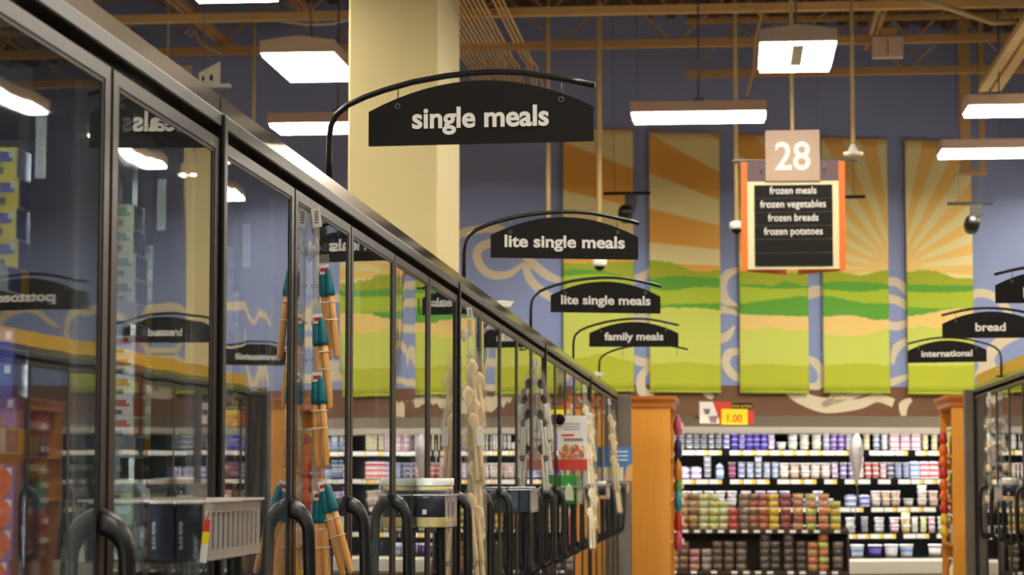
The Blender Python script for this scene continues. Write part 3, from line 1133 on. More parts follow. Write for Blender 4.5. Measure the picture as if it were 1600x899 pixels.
case_grey = mat('case_grey', (196, 188, 172), 0.4)
case_olive = mat('case_olive', (96, 82, 60), 0.45)
case_black = mat('case_black', (12, 12, 13), 0.7, spec=0.15)
caselamp = mat('case_lamp', (255, 255, 255), 0.5, emit=(1.0, 0.97, 0.93, CASELAMP))
S0, S1 = -2.2, 9.0
OFFL, OFFS = 1.1, 0.85
z_lip1, z_lip0 = hw(668, OFFL), hw(678, OFFL)
rails = [hw(p, OFFS) for p in (703, 748, 792, 834)]      # shelf tops
deckz = hw(872, OFFS)
t = dairy = thing('dairy_case', 'long black open dairy case of lit shelves along the back wall', 'refrigerated case', W0, WA)
b = MB()
b.box((S0, -1.0, 0), (S1, -0.02, 0.40), case_black).box((S0, -0.35, 0.40), (S1, -0.02, z_lip0), case_black)
b.box((S0, -1.0, z_lip0 + 0.015), (S1, -0.02, z_lip1), case_grey)
b.box((S0 - 0.05, -1.05, 0), (S0, -0.02, z_lip1), case_grey)
b.build('cabinet', t)
MB().box((S0, -OFFL, z_lip0), (S1, -OFFL + 0.03, z_lip1), case_grey).build('canopy_lip', t, bevel=0.006)
b = MB()
ztop = hw(650, 0.95)
b.prism([(-OFFL + 0.05, z_lip1), (-0.95, ztop), (-0.90, ztop), (-0.90, z_lip1)], S0, S1, case_olive, axes='yz')
b.build('canopy_top', t)
b = MB()
b.prism([(-1.12, 0.38), (-1.12, hw(879, 1.12)), (-1.10, hw(875, 1.12)), (-1.0, hw(875, 1.12)), (-1.0, 0.3)], S0, S1, case_grey, axes='yz')
b.build('front_bumper', t)
MB().box((S0, -1.06, 0.05), (S1, -1.0, 0.38), case_olive).build('kick_panel', t)
MB().box((S0, -1.0, deckz - 0.03), (S1, -0.35, deckz), case_black).build('bottom_deck', t)
MB().box((S0, -1.06, z_lip0 + 0.003), (S1, -1.02, z_lip0 + 0.0145), caselamp).build('lamp_tube', t)
tagw = mat('price_tag', (238, 236, 230), 0.4)
tagy = mat('price_tag_yellow', (250, 205, 90), 0.4)
for k, z in enumerate(rails):
    b = MB()
    b.box((S0, -OFFS + 0.02, z - 0.02), (S1, -0.35, z), case_black)
    sh = b.build('shelf', t)
    b = MB()
    b.box((S0, -OFFS, z - 0.075), (S1, -OFFS + 0.015, z), case_black)
    x = S0 + 0.1
    while x < S1 - 0.2:
        b.box((x, -OFFS - 0.003, z - 0.062), (x + 0.1, -OFFS, z - 0.012), tagw)
        b.box((x + 0.1, -OFFS - 0.003, z - 0.062), (x + 0.145, -OFFS, z - 0.012), tagy if R.random() < 0.7 else tagw)
        x += 0.155 if R.random() < 0.75 else 0.24
    b.build('price_rail', sh)
    b = MB()
    b.box((S0, -OFFS + 0.04, z - 0.032), (S1, -OFFS + 0.07, z - 0.021), caselamp)
    b.build('lamp_tube', sh)

cupm = {}


def cm(n, rgb):
    cupm[n] = mat('cup_' + n, rgb, 0.35, noise=0.1, scale=60)


for n, rgb in dict(charcoal=(70, 72, 92), white=(240, 238, 240), blue=(60, 80, 200), purple=(128, 92, 200), lilac=(196, 176, 226), sage=(206, 214, 200), creamy=(238, 234, 214), pale=(226, 226, 238), pink=(228, 150, 166), red=(216, 70, 86), butter=(240, 226, 140), sky=(120, 156, 216), peach=(238, 204, 186), grey=(186, 184, 190), navy=(56, 70, 140), mint=(196, 216, 176), beige=(220, 196, 170)).items():
    cm(n, rgb)
_cups = {}


def cup(kind, body, band):
    key = (kind, body, band)
    if key in _cups:
        return _cups[key]
    b = MB()
    A, B, Wh = cupm[body], cupm[band], cupm['white']
    if kind == 'yogurt_cup':
        b.lathe([(0.030, 0), (0.034, 0.016), (0.036, 0.034), (0.038, 0.046), (0.041, 0.047), (0.041, 0.052)], A, 12, mats=[A, B, A, Wh, Wh])
    elif kind == 'dairy_tub':
        b.lathe([(0.044, 0), (0.048, 0.03), (0.051, 0.06), (0.053, 0.072), (0.057, 0.073), (0.057, 0.085)], A, 14, mats=[A, B, A, Wh, Wh])
    elif kind == 'large_tub':
        b.lathe([(0.062, 0), (0.066, 0.05), (0.070, 0.10), (0.073, 0.122), (0.078, 0.124), (0.078, 0.14)], A, 16, mats=[A, B, A, B, Wh])
    elif kind == 'yogurt_pack':
        b.box((-0.052, -0.04, 0), (0.052, 0.04, 0.05), A).box((-0.053, -0.041, 0.014), (0.053, 0.041, 0.036), B)
        b.lathe([(0.040, 0.05), (0.040, 0.056)], Wh, 10)
    elif kind == 'carton':
        b.box((-0.035, -0.035, 0), (0.035, 0.035, 0.13), A).box((-0.036, -0.036, 0.04), (0.036, 0.036, 0.09), B)
        b.prism([(-0.035, 0.13), (0.035, 0.13), (0.0, 0.165)], -0.034, 0.034, Wh)
    _cups[key] = b.mesh(kind)
    return _cups[key]


KW = {'yogurt_cup': 0.084, 'dairy_tub': 0.118, 'large_tub': 0.165, 'yogurt_pack': 0.11, 'carton': 0.076}
KH = {'yogurt_cup': 0.0525, 'dairy_tub': 0.0855, 'large_tub': 0.141, 'yogurt_pack': 0.0565, 'carton': 0.166}
KN = {'yogurt_cup': 'yogurt cup', 'dairy_tub': 'dairy tub', 'large_tub': 'large dairy tub', 'yogurt_pack': 'yogurt pack', 'carton': 'carton'}
SHN = ['top', 'second', 'third', 'fourth', 'bottom']
# segments per shelf: px from, to, kind, list of (body, band), stack height
SEG = {
    0: [(1036, 1127, 'yogurt_cup', [('charcoal', 'pale'), ('charcoal', 'grey')], 3), (1128, 1141, 'yogurt_cup', [('blue', 'white')], 3), (1142, 1198, 'yogurt_cup', [('purple', 'blue'), ('blue', 'lilac'), ('purple', 'lilac')], 3.5), (1199, 1210, 'yogurt_cup', [('lilac', 'white')], 3),
        (1212, 1246, 'dairy_tub', [('sage', 'white')], 1.6), (1247, 1284, 'dairy_tub', [('creamy', 'sage')], 2), (1285, 1342, 'yogurt_cup', [('pale', 'lilac'), ('lilac', 'purple')], 3), (1344, 1362, 'yogurt_cup', [('creamy', 'butter')], 3.5), (1363, 1387, 'yogurt_cup', [('white', 'sky'), ('pale', 'white')], 3),
        (1388, 1437, 'yogurt_pack', [('white', 'pink'), ('pale', 'pink'), ('white', 'red')], 3), (1438, 1466, 'yogurt_cup', [('butter', 'white'), ('creamy', 'butter')], 3.4)],
    1: [(1040, 1094, 'yogurt_pack', [('lilac', 'purple'), ('lilac', 'white')], 2.4), (1095, 1114, 'yogurt_cup', [('charcoal', 'pale')], 4), (1116, 1131, 'carton', [('sky', 'white')], 1), (1136, 1164, 'yogurt_cup', [('navy', 'red'), ('blue', 'white')], 3.2), (1165, 1216, 'yogurt_cup', [('sky', 'white'), ('navy', 'white'), ('blue', 'red')], 3.3),
        (1217, 1296, 'dairy_tub', [('peach', 'white'), ('beige', 'peach'), ('white', 'peach')], 2), (1297, 1336, 'yogurt_cup', [('lilac', 'white'), ('pale', 'purple')], 3.4), (1338, 1384, 'yogurt_cup', [('pink', 'white'), ('peach', 'red')], 3.5), (1385, 1420, 'yogurt_cup', [('grey', 'navy'), ('sky', 'grey')], 3), (1421, 1463, 'yogurt_pack', [('pale', 'sky'), ('white', 'red')], 3)],
    2: [(1044, 1150, 'dairy_tub', [('white', 'charcoal'), ('grey', 'white')], 2), (1151, 1177, 'dairy_tub', [('beige', 'peach')], 2), (1178, 1233, 'dairy_tub', [('blue', 'sky')], 2), (1236, 1300, 'dairy_tub', [('white', 'sky')], 1.4), (1318, 1358, 'yogurt_pack', [('sky', 'white'), ('pale', 'blue')], 2.4), (1360, 1404, 'dairy_tub', [('peach', 'white'), ('beige', 'peach')], 2), (1405, 1430, 'dairy_tub', [('grey', 'white')], 1.5), (1431, 1464, 'dairy_tub', [('beige', 'white'), ('peach', 'beige')], 2.4)],
    3: [(1044, 1310, 'dairy_tub', [('grey', 'white'), ('pale', 'grey')], 1), (1318, 1336, 'dairy_tub', [('white', 'grey')], 2), (1340, 1357, 'yogurt_cup', [('charcoal', 'grey')], 3), (1358, 1385, 'dairy_tub', [('grey', 'white')], 2), (1386, 1404, 'dairy_tub', [('pink', 'white')], 2), (1405, 1420, 'dairy_tub', [('peach', 'butter')], 3), (1421, 1446, 'yogurt_cup', [('mint', 'white'), ('mint', 'butter')], 3.4), (1447, 1474, 'yogurt_cup', [('pale', 'pink'), ('white', 'grey')], 3)],
    4: [(1322, 1352, 'large_tub', [('white', 'sky')], 1), (1353, 1376, 'large_tub', [('navy', 'purple')], 1), (1380, 1400, 'large_tub', [('white', 'pale')], 1), (1402, 1425, 'large_tub', [('white', 'sky')], 1.5), (1440, 1476, 'large_tub', [('grey', 'white'), ('pale', 'white')], 1)],
}
colno = {}
for sh, segs in SEG.items():
    z = rails[sh] if sh < 4 else deckz
    off = 0.72 if sh < 4 else 0.86
    for (a, c, kind, cols, n) in segs:
        s = onwall(a, 710, off)[0] + KW[kind] / 2
        e = onwall(c, 710, off)[0] - KW[kind] / 2 + 0.012
        if e < s:
            e = s + 0.001
        span = e - s + KW[kind]
        num = max(1, int(span / KW[kind] + 0.08))
        step = max(span / num, KW[kind] * 0.97)
        s = s - KW[kind] / 2 + step / 2
        for k in range(num):
            body, band = cols[(k + (k * k) // 3) % len(cols)]
            nn = int(n) + (1 if R.random() < n - int(n) else 0)
            cc = colno[(sh, kind)] = colno.get((sh, kind), 0) + 1
            for q in range(nn):
                o = bpy.data.objects.new(kind, cup(kind, body, band))
                COL.objects.link(o)
                p = W0 + WD * (s + R.uniform(-0.002, 0.002)) + WN * off
                zs = 1.13 if kind in ('yogurt_cup', 'yogurt_pack') else 1.0
                o.scale = (1, 1, zs)
                o.location = (p.x, p.y, z + q * KH[kind] * zs)
                o.rotation_euler = (0, 0, WA + (R.uniform(-0.03, 0.03) if kind in ('yogurt_pack', 'carton') else R.uniform(0, 6)))
                tag(o, '%s %s, %s up in the %s such stack from left, %s dairy shelf' % (body, KN[kind], ORD[q + 1], ORD[cc], SHN[sh]),
                    KN[kind].split()[-1], KN[kind] + 's in the dairy case')
            s += step
# the part of the case beyond the right freezer row (seen mirrored in the doors): packed cups
b = MB()
pal = [['pale', 'lilac', 'purple', 'white'], ['butter', 'mint', 'white', 'sage'], ['white', 'pale', 'sky', 'grey'], ['pink', 'white', 'red', 'peach'], ['charcoal', 'navy', 'sky', 'pale'], ['purple', 'lilac', 'blue', 'white']]
for sh in range(4):
    z = rails[sh]
    s = 2.55
    while s < 8.6:
        pp = pal[int((s * 0.9 + sh * 1.7)) % len(pal)]
        for q in range(R.choice([3, 3, 4])):
            A, B_ = cupm[R.choice(pp)], cupm[R.choice(pp)]
            b.lathe([(0.032, q * 0.052), (0.035, q * 0.052 + 0.016), (0.037, q * 0.052 + 0.036), (0.041, q * 0.052 + 0.047), (0.041, q * 0.052 + 0.051)], A, 8, c=(s, -0.72, z), mats=[A, B_, A, cupm['white']])
        s += 0.085
tag(b.build('packed_yogurt_cups', loc=W0, rot=(0, 0, WA)), 'packed yogurt cups filling the dairy shelves beyond the right freezer row', 'yogurt cups', kind='stuff')

# price sign on top of the case
redp = mat('sign_red', (214, 58, 40), 0.5)
yelp = mat('sign_yellow', (250, 222, 20), 0.5)
whp = mat('sign_white', (236, 230, 220), 0.5)


def price_sign(label, px0, px1, py0, py1):
    s0, z1 = onwall(px0, py0, 1.02)
    s1, z0 = onwall(px1, py1, 1.02)
    w, h = s1 - s0, z1 - z0
    p = W0 + WD * s0 + WN * 1.02
    t = thing('price_sign', label, 'price sign', (p.x, p.y, z0), WA, 'red and yellow price signs on the dairy case')
    b = MB()
    b.box((0, 0, 0), (w * 0.36, 0.008, h), whp)
    b.box((w * 0.36, 0, 0), (w, 0.008, h * 0.66), redp).box((w * 0.36, 0, h * 0.66), (w * 0.58, 0.008, h), redp)
    b.prism([(w * 0.24, h), (w * 0.36, h), (w * 0.36, 0), (w * 0.40, 0), (w * 0.31, h * 0.6)][::-1], -0.001, 0.002, redp)
    b.build('board', t)
    b = MB()
    b.box((w * 0.40, -0.008, 0.0), (w * 0.88, -0.001, h * 0.72), yelp)
    y = b.build('price_panel', t)
    text('1.00', mat('sign_orange_ink', (226, 90, 20), 0.5), y, w * 0.28, h * 0.3, (w * 0.64, -0.0085, h * 0.2), FACE)
    b = MB()
    b.box((w * 0.585, 0, h * 0.76), (w * 0.98, 0.006, h * 0.95), blackm)
    k = b.build('black_header', t)
    text('Low prices', yelp, k, w * 0.36, h * 0.11, (w * 0.78, -0.001, h * 0.80), FACE, bold=0.01)
    c = MB()                                     # small basket emblem
    c.prism([(w * 0.07, h * 0.72), (w * 0.2, h * 0.72), (w * 0.17, h * 0.5), (w * 0.1, h * 0.5)][::-1], -0.002, 0.0, steelgrey)
    c.prism([(w * 0.16, h * 0.42), (w * 0.34, h * 0.46), (w * 0.30, h * 0.16), (w * 0.2, h * 0.18)][::-1], -0.003, 0.0, mat('sign_mauve', (150, 110, 130), 0.5))
    c.build('printed_emblem', t)
    return t


price_sign('red, white and yellow price sign reading 1.00 on the dairy case, in plain view', 1093, 1178, 628, 668)
p = W0 + WD * 4.35 + WN * 1.02
sgn = [o for o in bpy.data.objects if o.name == 'price_sign'][0]
dup(sgn, (p.x, p.y, sgn.location.z), label='red and yellow price sign seen only as a reflection in the second glass door')

# ------------------------------------------------------------------ rack of clear tubs
def candy(name, rgb, var=0.35, sat=0.0):
    m = bpy.data.materials.new('candy_' + name)
    m.use_nodes = True
    nt = m.node_tree
    bs = nt.nodes['Principled BSDF']
    bs.inputs['Roughness'].default_value = 0.3
    bs.inputs['Coat Weight'].default_value = 0.5
    tc = nt.nodes.new('ShaderNodeTexCoord')
    vo = nt.nodes.new('ShaderNodeTexVoronoi')
    vo.inputs['Scale'].default_value = 75
    nt.links.new(tc.outputs['Object'], vo.inputs['Vector'])
    hs = nt.nodes.new('ShaderNodeMix')
    hs.data_type = 'RGBA'
    hs.blend_type = 'OVERLAY'
    hs.inputs[0].default_value = var
    hs.inputs[6].default_value = lin(*rgb)
    nt.links.new(vo.outputs['Color'], hs.inputs[7])
    nt.links.new(hs.outputs[2], bs.inputs['Base Color'])
    return m


tubclear = film_mat('tub_clear', (225, 220, 210), 0.88, 0.08)
CAND = {n: candy(n, c, v) for n, (c, v) in dict(red=((196, 50, 36), .3), tan=((190, 142, 92), .3), brown=((132, 88, 50), .3), pastel=((206, 200, 140), .6), nuts=((128, 104, 88), .3), rust=((176, 88, 48), .35), yellow=((222, 190, 36), .35), crimson=((150, 40, 40), .3), mixed=((206, 146, 96), .6), lime=((196, 196, 90), .6), orange=((206, 120, 70), .5), gold=((216, 186, 50), .6), pink=((196, 130, 122), .3), greyish=((158, 142, 138), .3), cocoa=((92, 66, 52), .3), dark=((58, 46, 42), .3)).items()}
_tubs = {}


def tub(n):
    if n not in _tubs:
        b = MB()
        b.lathe([(0.050, 0.0), (0.052, 0.03), (0.0535, 0.062)], CAND[n], 12)
        c = tubclear
        b.lathe([(0.0515, -0.0), (0.054, 0.0625), (0.056, 0.064), (0.056, 0.072), (0.0, 0.0725)], c, 12)
        _tubs[n] = b.mesh('candy_tub')
    return _tubs[n]


YR = 23.5
ra, rb_ = at(1040, 830, YR), at(1326, 830, YR)
z1, z2 = at(1180, 828, YR).z, at(1180, 892, YR).z
RL = rb_.x - ra.x
t = thing('display_rack', 'dark two-tier display rack of clear candy tubs before the dairy case', 'display rack', (ra.x, YR, 0))
rackm = mat('rack_dark', (58, 46, 38), 0.5)
for z in (z1, z2):
    b = MB()
    b.box((0, -0.08, z - 0.03), (RL, 0.26, z), rackm)
    s = b.build('shelf', t)
    b = MB()
    b.box((0, -0.086, z - 0.035), (RL, -0.08, z - 0.004), rackm)
    x = 0.05
    while x < RL - 0.08:
        b.box((x, -0.089, z - 0.030), (x + 0.06, -0.086, z - 0.002), tagw)
        x += 0.118 if R.random() < 0.75 else 0.2
    b.build('price_strip', s)
MB().box((0, 0.26, 0), (RL, 0.29, z1 + 0.03), rackm).build('back_panel', t)
MB().box((0, -0.1, 0), (RL, 0.26, z2 - 0.2), rackm).build('base', t)
for x in (0, RL - 0.02):
    b = MB()
    b.prism([(-0.10, 0), (0.29, 0), (0.29, z1 + 0.03), (-0.06, z1 + 0.0)][::-1], x, x + 0.02, rackm, axes='yz')
    b.build('side_panel', t)
UP = [(1053, ['red', 'red', 'brown'], 4), (1068, ['tan'], 5), (1084, ['brown', 'tan'], 5), (1100, ['pastel'], 5), (1116, ['pastel', 'lime'], 5), (1131, ['pastel'], 4), (1146, ['red'], 3), (1163, ['nuts'], 5), (1178, ['brown', 'rust'], 5), (1193, ['rust'], 5), (1209, ['yellow'], 5), (1228, ['crimson'], 5), (1247, ['mixed', 'rust'], 5), (1267, ['lime', 'mixed'], 5), (1287, ['orange', 'mixed'], 5), (1305, ['gold', 'lime'], 4)]
LO = [(1053, ['tan'], 3), (1068, ['cocoa', 'brown'], 4), (1085, ['pink'], 3), (1104, ['greyish'], 3), (1121, ['cocoa'], 4), (1139, ['cocoa'], 4), (1158, ['nuts', 'cocoa'], 4), (1195, ['dark', 'cocoa'], 5), (1211, ['dark'], 4), (1232, ['cocoa', 'dark'], 5), (1251, ['dark'], 4), (1269, ['mixed', 'orange'], 4), (1286, ['orange', 'lime'], 5), (1309, ['dark', 'nuts'], 4)]
for tier, lst, z in (('upper', UP, z1), ('lower', LO, z2)):
    for k, (px, cols, n) in enumerate(lst):
        x = at(px, 830, YR).x
        for q in range(n):
            nm = cols[q % len(cols)]
            o = bpy.data.objects.new('candy_tub', tub(nm))
            COL.objects.link(o)
            o.location = (x + R.uniform(-0.002, 0.002), YR - 0.02, z + 0.0725 * q + 0.0005)
            o.rotation_euler = (0, 0, R.uniform(0, 6))
            tag(o, 'clear tub of %s candy, %s up in the %s stack on the %s tier' % (nm, ORD[q + 1], ORD[k + 1], tier), 'tub', 'clear candy tubs on the rack')

# silver teardrop on a ribbon tied to the rack
t = thing('foil_balloon', 'shiny silver teardrop foil balloon floating above the right end of the tub rack', 'balloon', (at(1338, 720, 23.6).x, 23.6, at(1338, 760, 23.6).z))
foil = mat('silver_foil', (228, 226, 230), 0.3, 0.55, noise=0.1, scale=30, bump=0.5)
b = MB()
b.lathe([(0.006, 0), (0.018, 0.06), (0.040, 0.14), (0.060, 0.24), (0.070, 0.34), (0.066, 0.42), (0.05, 0.48), (0.02, 0.52), (0.002, 0.525)], foil, 16)
b.build('foil_body', t)
b = MB()
b.tube([(0, 0, 0.005), (0.01, 0, -0.05), (-0.01, 0, -0.2), (-0.03, 0, -0.4), (rb_.x - t.location.x - 0.01, 0.1, z1 + 0.03 - t.location.z)], 0.004, steelgrey, 5)
b.build('ribbon', t)

# goods on and beside the end cabinets
PCH = {n: mat('pouch_' + n, c, 0.35) for n, c in dict(navy=(40, 44, 90), amber=(206, 130, 50), green=(110, 150, 60), teal=(60, 140, 150), red=(196, 50, 44), orange=(226, 104, 30), rose=(196, 80, 110), yellow=(230, 196, 40)).items()}


def pouch(n, w, h):
    b = MB()
    rs = []
    for z, k in ((0, 0.1), (0.1, 0.7), (0.45, 1), (0.8, 0.6), (0.95, 0.12), (1.0, 0.08)):
        rs.append([(w / 2 * math.cos(a), 0.022 * k * math.sin(a) * 2, z * h) for a in [2 * PI * q / 10 for q in range(10)]])
    b.rings(rs, PCH[n])
    b.box((-w * 0.3, -0.047, h * 0.35), (w * 0.3, -0.03, h * 0.6), white)
    return b


for i, (n, py) in enumerate([('rose', 665), ('navy', 700), ('amber', 735), ('green', 758), ('teal', 782), ('red', 815), ('rose', 845)]):
    z = at(1050, py, 20.6).z
    o = pouch(n, 0.14, 0.2).build('snack_pouch', loc=(-0.475 + 0.0 * i, 20.55 + 0.03 * (i % 2), z - 0.1), rot=(0, 0, PI / 2))
    tag(o, '%s pouch hanging on the open side of the left orange cabinet' % n if n != 'rose' else ['rose pouch hanging highest on the left orange cabinet', 'rose pouch hanging lowest on the left orange cabinet'][i > 2], 'pouch', 'pouches hung on the left orange cabinet')
for i in range(9):
    n = 'orange' if i % 3 else 'red'
    if i > 6: n = 'yellow'
    z = at(1466, 685 + i * 18, 20.5).z
    o = pouch(n, 0.10, 0.12).build('snack_pouch', loc=(1.815, 20.5, z - 0.06), rot=(0, 0, PI / 2))
    tag(o, 'small %s pouch, %s from the top of the strip on the right orange cabinet' % (n, ORD[i + 1]), 'pouch', 'pouch strip on the right orange cabinet')
BOT = {n: mat('bottle_' + n, c, 0.2) for n, c in dict(dark=(50, 40, 40), amber=(150, 90, 30), yellow=(226, 206, 40), white=(220, 216, 206)).items()}
for zi, z in enumerate((0.50, 0.88, 1.26, 1.64)):
    for k in range(4):
        n = ['dark', 'yellow', 'white', 'amber'][(k + zi) % 4]
        for side_, sx in (('right', 1.91), ('left', -0.585)):
            if side_ == 'left' and k % 2:
                continue
            b = MB()
            b.lathe([(0.032, 0), (0.034, 0.01), (0.034, 0.15), (0.014, 0.19), (0.013, 0.22), (0.017, 0.222), (0.017, 0.245)], BOT[n], 12, mats=[BOT[n], BOT[n], BOT[n], BOT[n], BOT['white'], BOT['white']])
            o = b.build('bottle', loc=(sx, 20.35 + k * 0.22, z))
            tag(o, '%s bottle, %s back on the %s shelf up of the %s orange cabinet' % (n, ORD[k + 1], ORD[zi + 1], side_), 'bottle', 'bottles on the orange cabinets')

# ------------------------------------------------------------------ frozen boxes behind the doors
BX = {}
for n, c in dict(yellow=(238, 206, 40), violet=(92, 84, 176), cream=(232, 220, 176), green=(70, 140, 96), dark=(48, 52, 52), blue=(36, 60, 160), red=(206, 60, 40), white=(236, 236, 232), tan=(200, 170, 120), brown=(110, 70, 44), lightgreen=(170, 206, 150), skyblue=(150, 180, 220), purple=(150, 110, 170), orange=(230, 140, 50)).items():
    BX[n] = mat('box_' + n, c, 0.4, noise=0.08, scale=40)
_bx = {}


def food_box(a, l, h, disc=None, dark=False):
    """box with its aisle face at x = 0, near face at y = 0"""
    k = (a, l, h, disc, dark)
    if k not in _bx:
        b = MB()
        b.box((-0.19, 0, 0), (0, 0.085, h), BX[a])
        b.box((-0.17, -0.0008, h * 0.52), (-0.006, 0.0, h * 0.85), BX[l])
        b.box((-0.05, -0.0008, h * 0.12), (-0.02, 0.0, h * 0.35), BX['dark' if not disc else 'white'])
        b.box((-0.0, 0.004, h * 0.05), (0.0008, 0.081, h * 0.95), BX['dark' if dark else l])
        b.box((-0.012, -0.0010, h * 0.66), (-0.003, -0.0002, h * 0.9), BX['white'])
        if disc:
            b.M = Matrix.Translation((-0.028, -0.001, h * 0.45)) @ Matrix.Rotation(PI / 2, 4, 'X')
            b.lathe([(h * 0.55, 0), (h * 0.55, 0.0012)], BX[disc], 20)
            b.M = Matrix.Identity(4)
        _bx[k] = b.mesh('frozen_food_box')
    return _bx[k]


KINDS = [('yellow', 'violet', None, False), ('cream', 'green', None, True), ('white', 'lightgreen', None, False), ('blue', 'blue', 'red', False), ('tan', 'brown', None, False), ('white', 'red', None, False), ('lightgreen', 'white', None, False), ('purple', 'white', None, False), ('orange', 'white', None, False), ('skyblue', 'white', 'orange', False), ('blue', 'blue', None, False)]
LV = {1.76: 'top', 1.52: 'second', 1.28: 'third', 1.04: 'fourth'}
special = {(-1, 1.76): (0, 4, 0.046), (-1, 1.52): (10, 3, 0.05), (-1, 1.28): (3, 4, 0.046), (0, 1.76): (1, 4, 0.045), (0, 1.52): (5, 5, 0.036), (0, 1.28): (6, 4, 0.04), (1, 1.76): (2, 5, 0.036), (1, 1.52): (6, 4, 0.042), (1, 1.28): (5, 4, 0.04)}
for idx in range(-1, 21):
    ym = 3.50 + DW * (idx + 1)
    for z in LV:
        if z == 1.04 and idx < 6:
            continue
        kd, n, h = special.get((idx, z), (R.randrange(len(KINDS)), R.choice([3, 4, 4]), R.choice([0.04, 0.045, 0.036])))
        a, l, dsc, dk = KINDS[kd]
        for q in range(n):
            o = bpy.data.objects.new('frozen_food_box', food_box(a, l, h, dsc, dk))
            COL.objects.link(o)
            o.location = (-1.073 - R.uniform(0, 0.006) + (0.003 if idx < 0 else 0), ym - (0.128 if idx >= 0 else 0.078) + R.uniform(-0.008, 0.008), z + 0.001 + q * (h + 0.001))
            o.rotation_euler = (0, 0, R.uniform(-0.03, 0.02))
            tag(o, '%s frozen food box, %s up on %s shelf behind left door %s' % (a, ORD[q + 1], LV[z], 'one two three four five six seven eight nine ten eleven twelve thirteen fourteen fifteen sixteen seventeen eighteen nineteen twenty twenty-one twenty-two'.split()[idx + 1]), 'box', 'frozen food boxes in the left freezer row')

# ------------------------------------------------------------------ things hung on the doors
teal = mat('teal_silicone', (0, 108, 122), 0.4)
wood = mat('beech_wood', (224, 162, 92), 0.5, noise=0.18, scale=25, stretch=(4, 4, 0.4))
bamboo = mat('bamboo', (240, 214, 168), 0.5, noise=0.15, scale=25, stretch=(4, 4, 0.4))
tie = mat('white_tie', (230, 220, 200), 0.5)
film = film_mat('clear_film', (214, 200, 176), 0.84, 0.12)
stripm = film_mat('clip_strip_plastic', (180, 176, 170), 0.6, 0.2)
redink = mat('card_red', (176, 40, 60), 0.5)
XG = XL - 0.004                                        # face of the glass


def clip_strip(label, px, py, y, length, side=-1):
    p = at(px, py, y)
    t = thing('clip_strip', label, 'clip strip', p, 0, 'clip strips on the freezer doors')
    gx = (XG if side < 0 else XR + 0.004) - p.x
    b = MB()
    b.tube([(0, 0, 0.01), (0.002, 0, -length * 0.5), (0, 0.0, -length)], 0.0035, stripm, 6, flat=2.2)
    k = 0.05
    while k < length:
        b.box((-0.011, -0.003, -k - 0.006), (0.011, 0.003, -k), stripm)
        k += 0.085
    b.build('strip', t)
    c = MB()
    c.M = Matrix.Translation((gx, 0, -0.06)) @ Matrix.Rotation(side * -PI / 2, 4, 'Y')
    c.lathe([(0.026, 0), (0.022, 0.004), (0.012, 0.009), (0.007, 0.02), (0.004, 0.022)], stripm, 14)
    c.M = Matrix.Identity(4)
    c.tube([(gx + 0.02 * -side, 0, -0.06), (0, 0, -0.03)], 0.002, steelgrey, 5)
    c.build('suction_cup', t)
    b = MB()
    b.box((-0.009, -0.004, -0.005), (0.011, -0.002, 0.04), white, rot=Matrix.Rotation(-0.15, 3, 'Y'))
    for q in range(5):
        b.box((-0.003, -0.0048, 0.004 + q * 0.006), (0.006, -0.004, 0.007 + q * 0.006), steelgrey, rot=Matrix.Rotation(-0.15, 3, 'Y'))
    b.build('hang_tag', t)
    return t


def teal_utensil(label, p, lean, turn=0.0):
    t = thing('utensil_set', label, 'utensil', p, 0, 'teal tipped wooden utensil sets on the strip')
    t.rotation_euler = (0, -lean, turn)
    b = MB()
    b.box((-0.016, -0.004, -0.012), (0.012, -0.002, 0.035), film)
    b.box((-0.012, -0.006, -0.010), (0.010, -0.004, 0.012), white).box((-0.010, -0.0068, -0.004), (0.008, -0.006, 0.004), redink)
    b.build('header_card', t)
    for s, dy in ((-1, 0.004), (1, -0.004)):
        b = MB()
        rs = []
        for z, w0, d in ((0, 0.0055, 0.004), (-0.004, 0.008, 0.006), (-0.05, 0.0125, 0.008), (-0.06, 0.011, 0.009)):
            rs.append([(s * 0.0075 + w0 * math.cos(a), dy + d * math.sin(a), z) for a in [2 * PI * (q + 0.5) / 8 for q in range(8)]])
        b.rings(rs, teal)
        b.build('silicone_head', t)
        b = MB()
        n = [(0.0, .0075), (.05, .0085), (.1, .009), (.125, .0085), (.132, .0065), (.138, .008), (.144, .0055), (.146, .002)]
        b.tube([(s * (0.0085 + 0.01 * z), dy, -0.058 - z) for z, r in n], 0.008, wood, 10, radii=[r for z, r in n])
        b.build('wooden_handle', t)
    b = MB()
    for z in (-0.075, -0.115):
        b.tube([(0.0195 * math.cos(a), 0.0155 * math.sin(a), z) for a in [2 * PI * q / 14 for q in range(15)]], 0.0012, tie, 5)
    b.build('tie', t)
    return t


YU = 5.22
clip_strip('clip strip with suction cup holding the teal tipped wooden utensils', 494, 352, YU, 0.78)
for i, (px, py, lean) in enumerate([(508, 422, 5.5), (498, 499, 5), (497, 590, 3), (499, 775, 3), (507, 760, 15)]):
    p = at(px, py, YU - 0.012 * i)
    teal_utensil('wooden utensil set with teal tips, ' + ['topmost on its strip', 'second from the top on its strip', 'third from the top on its strip', 'low and upright beside the leaning one', 'low and leaning right off its strip'][i], p, math.radians(lean))


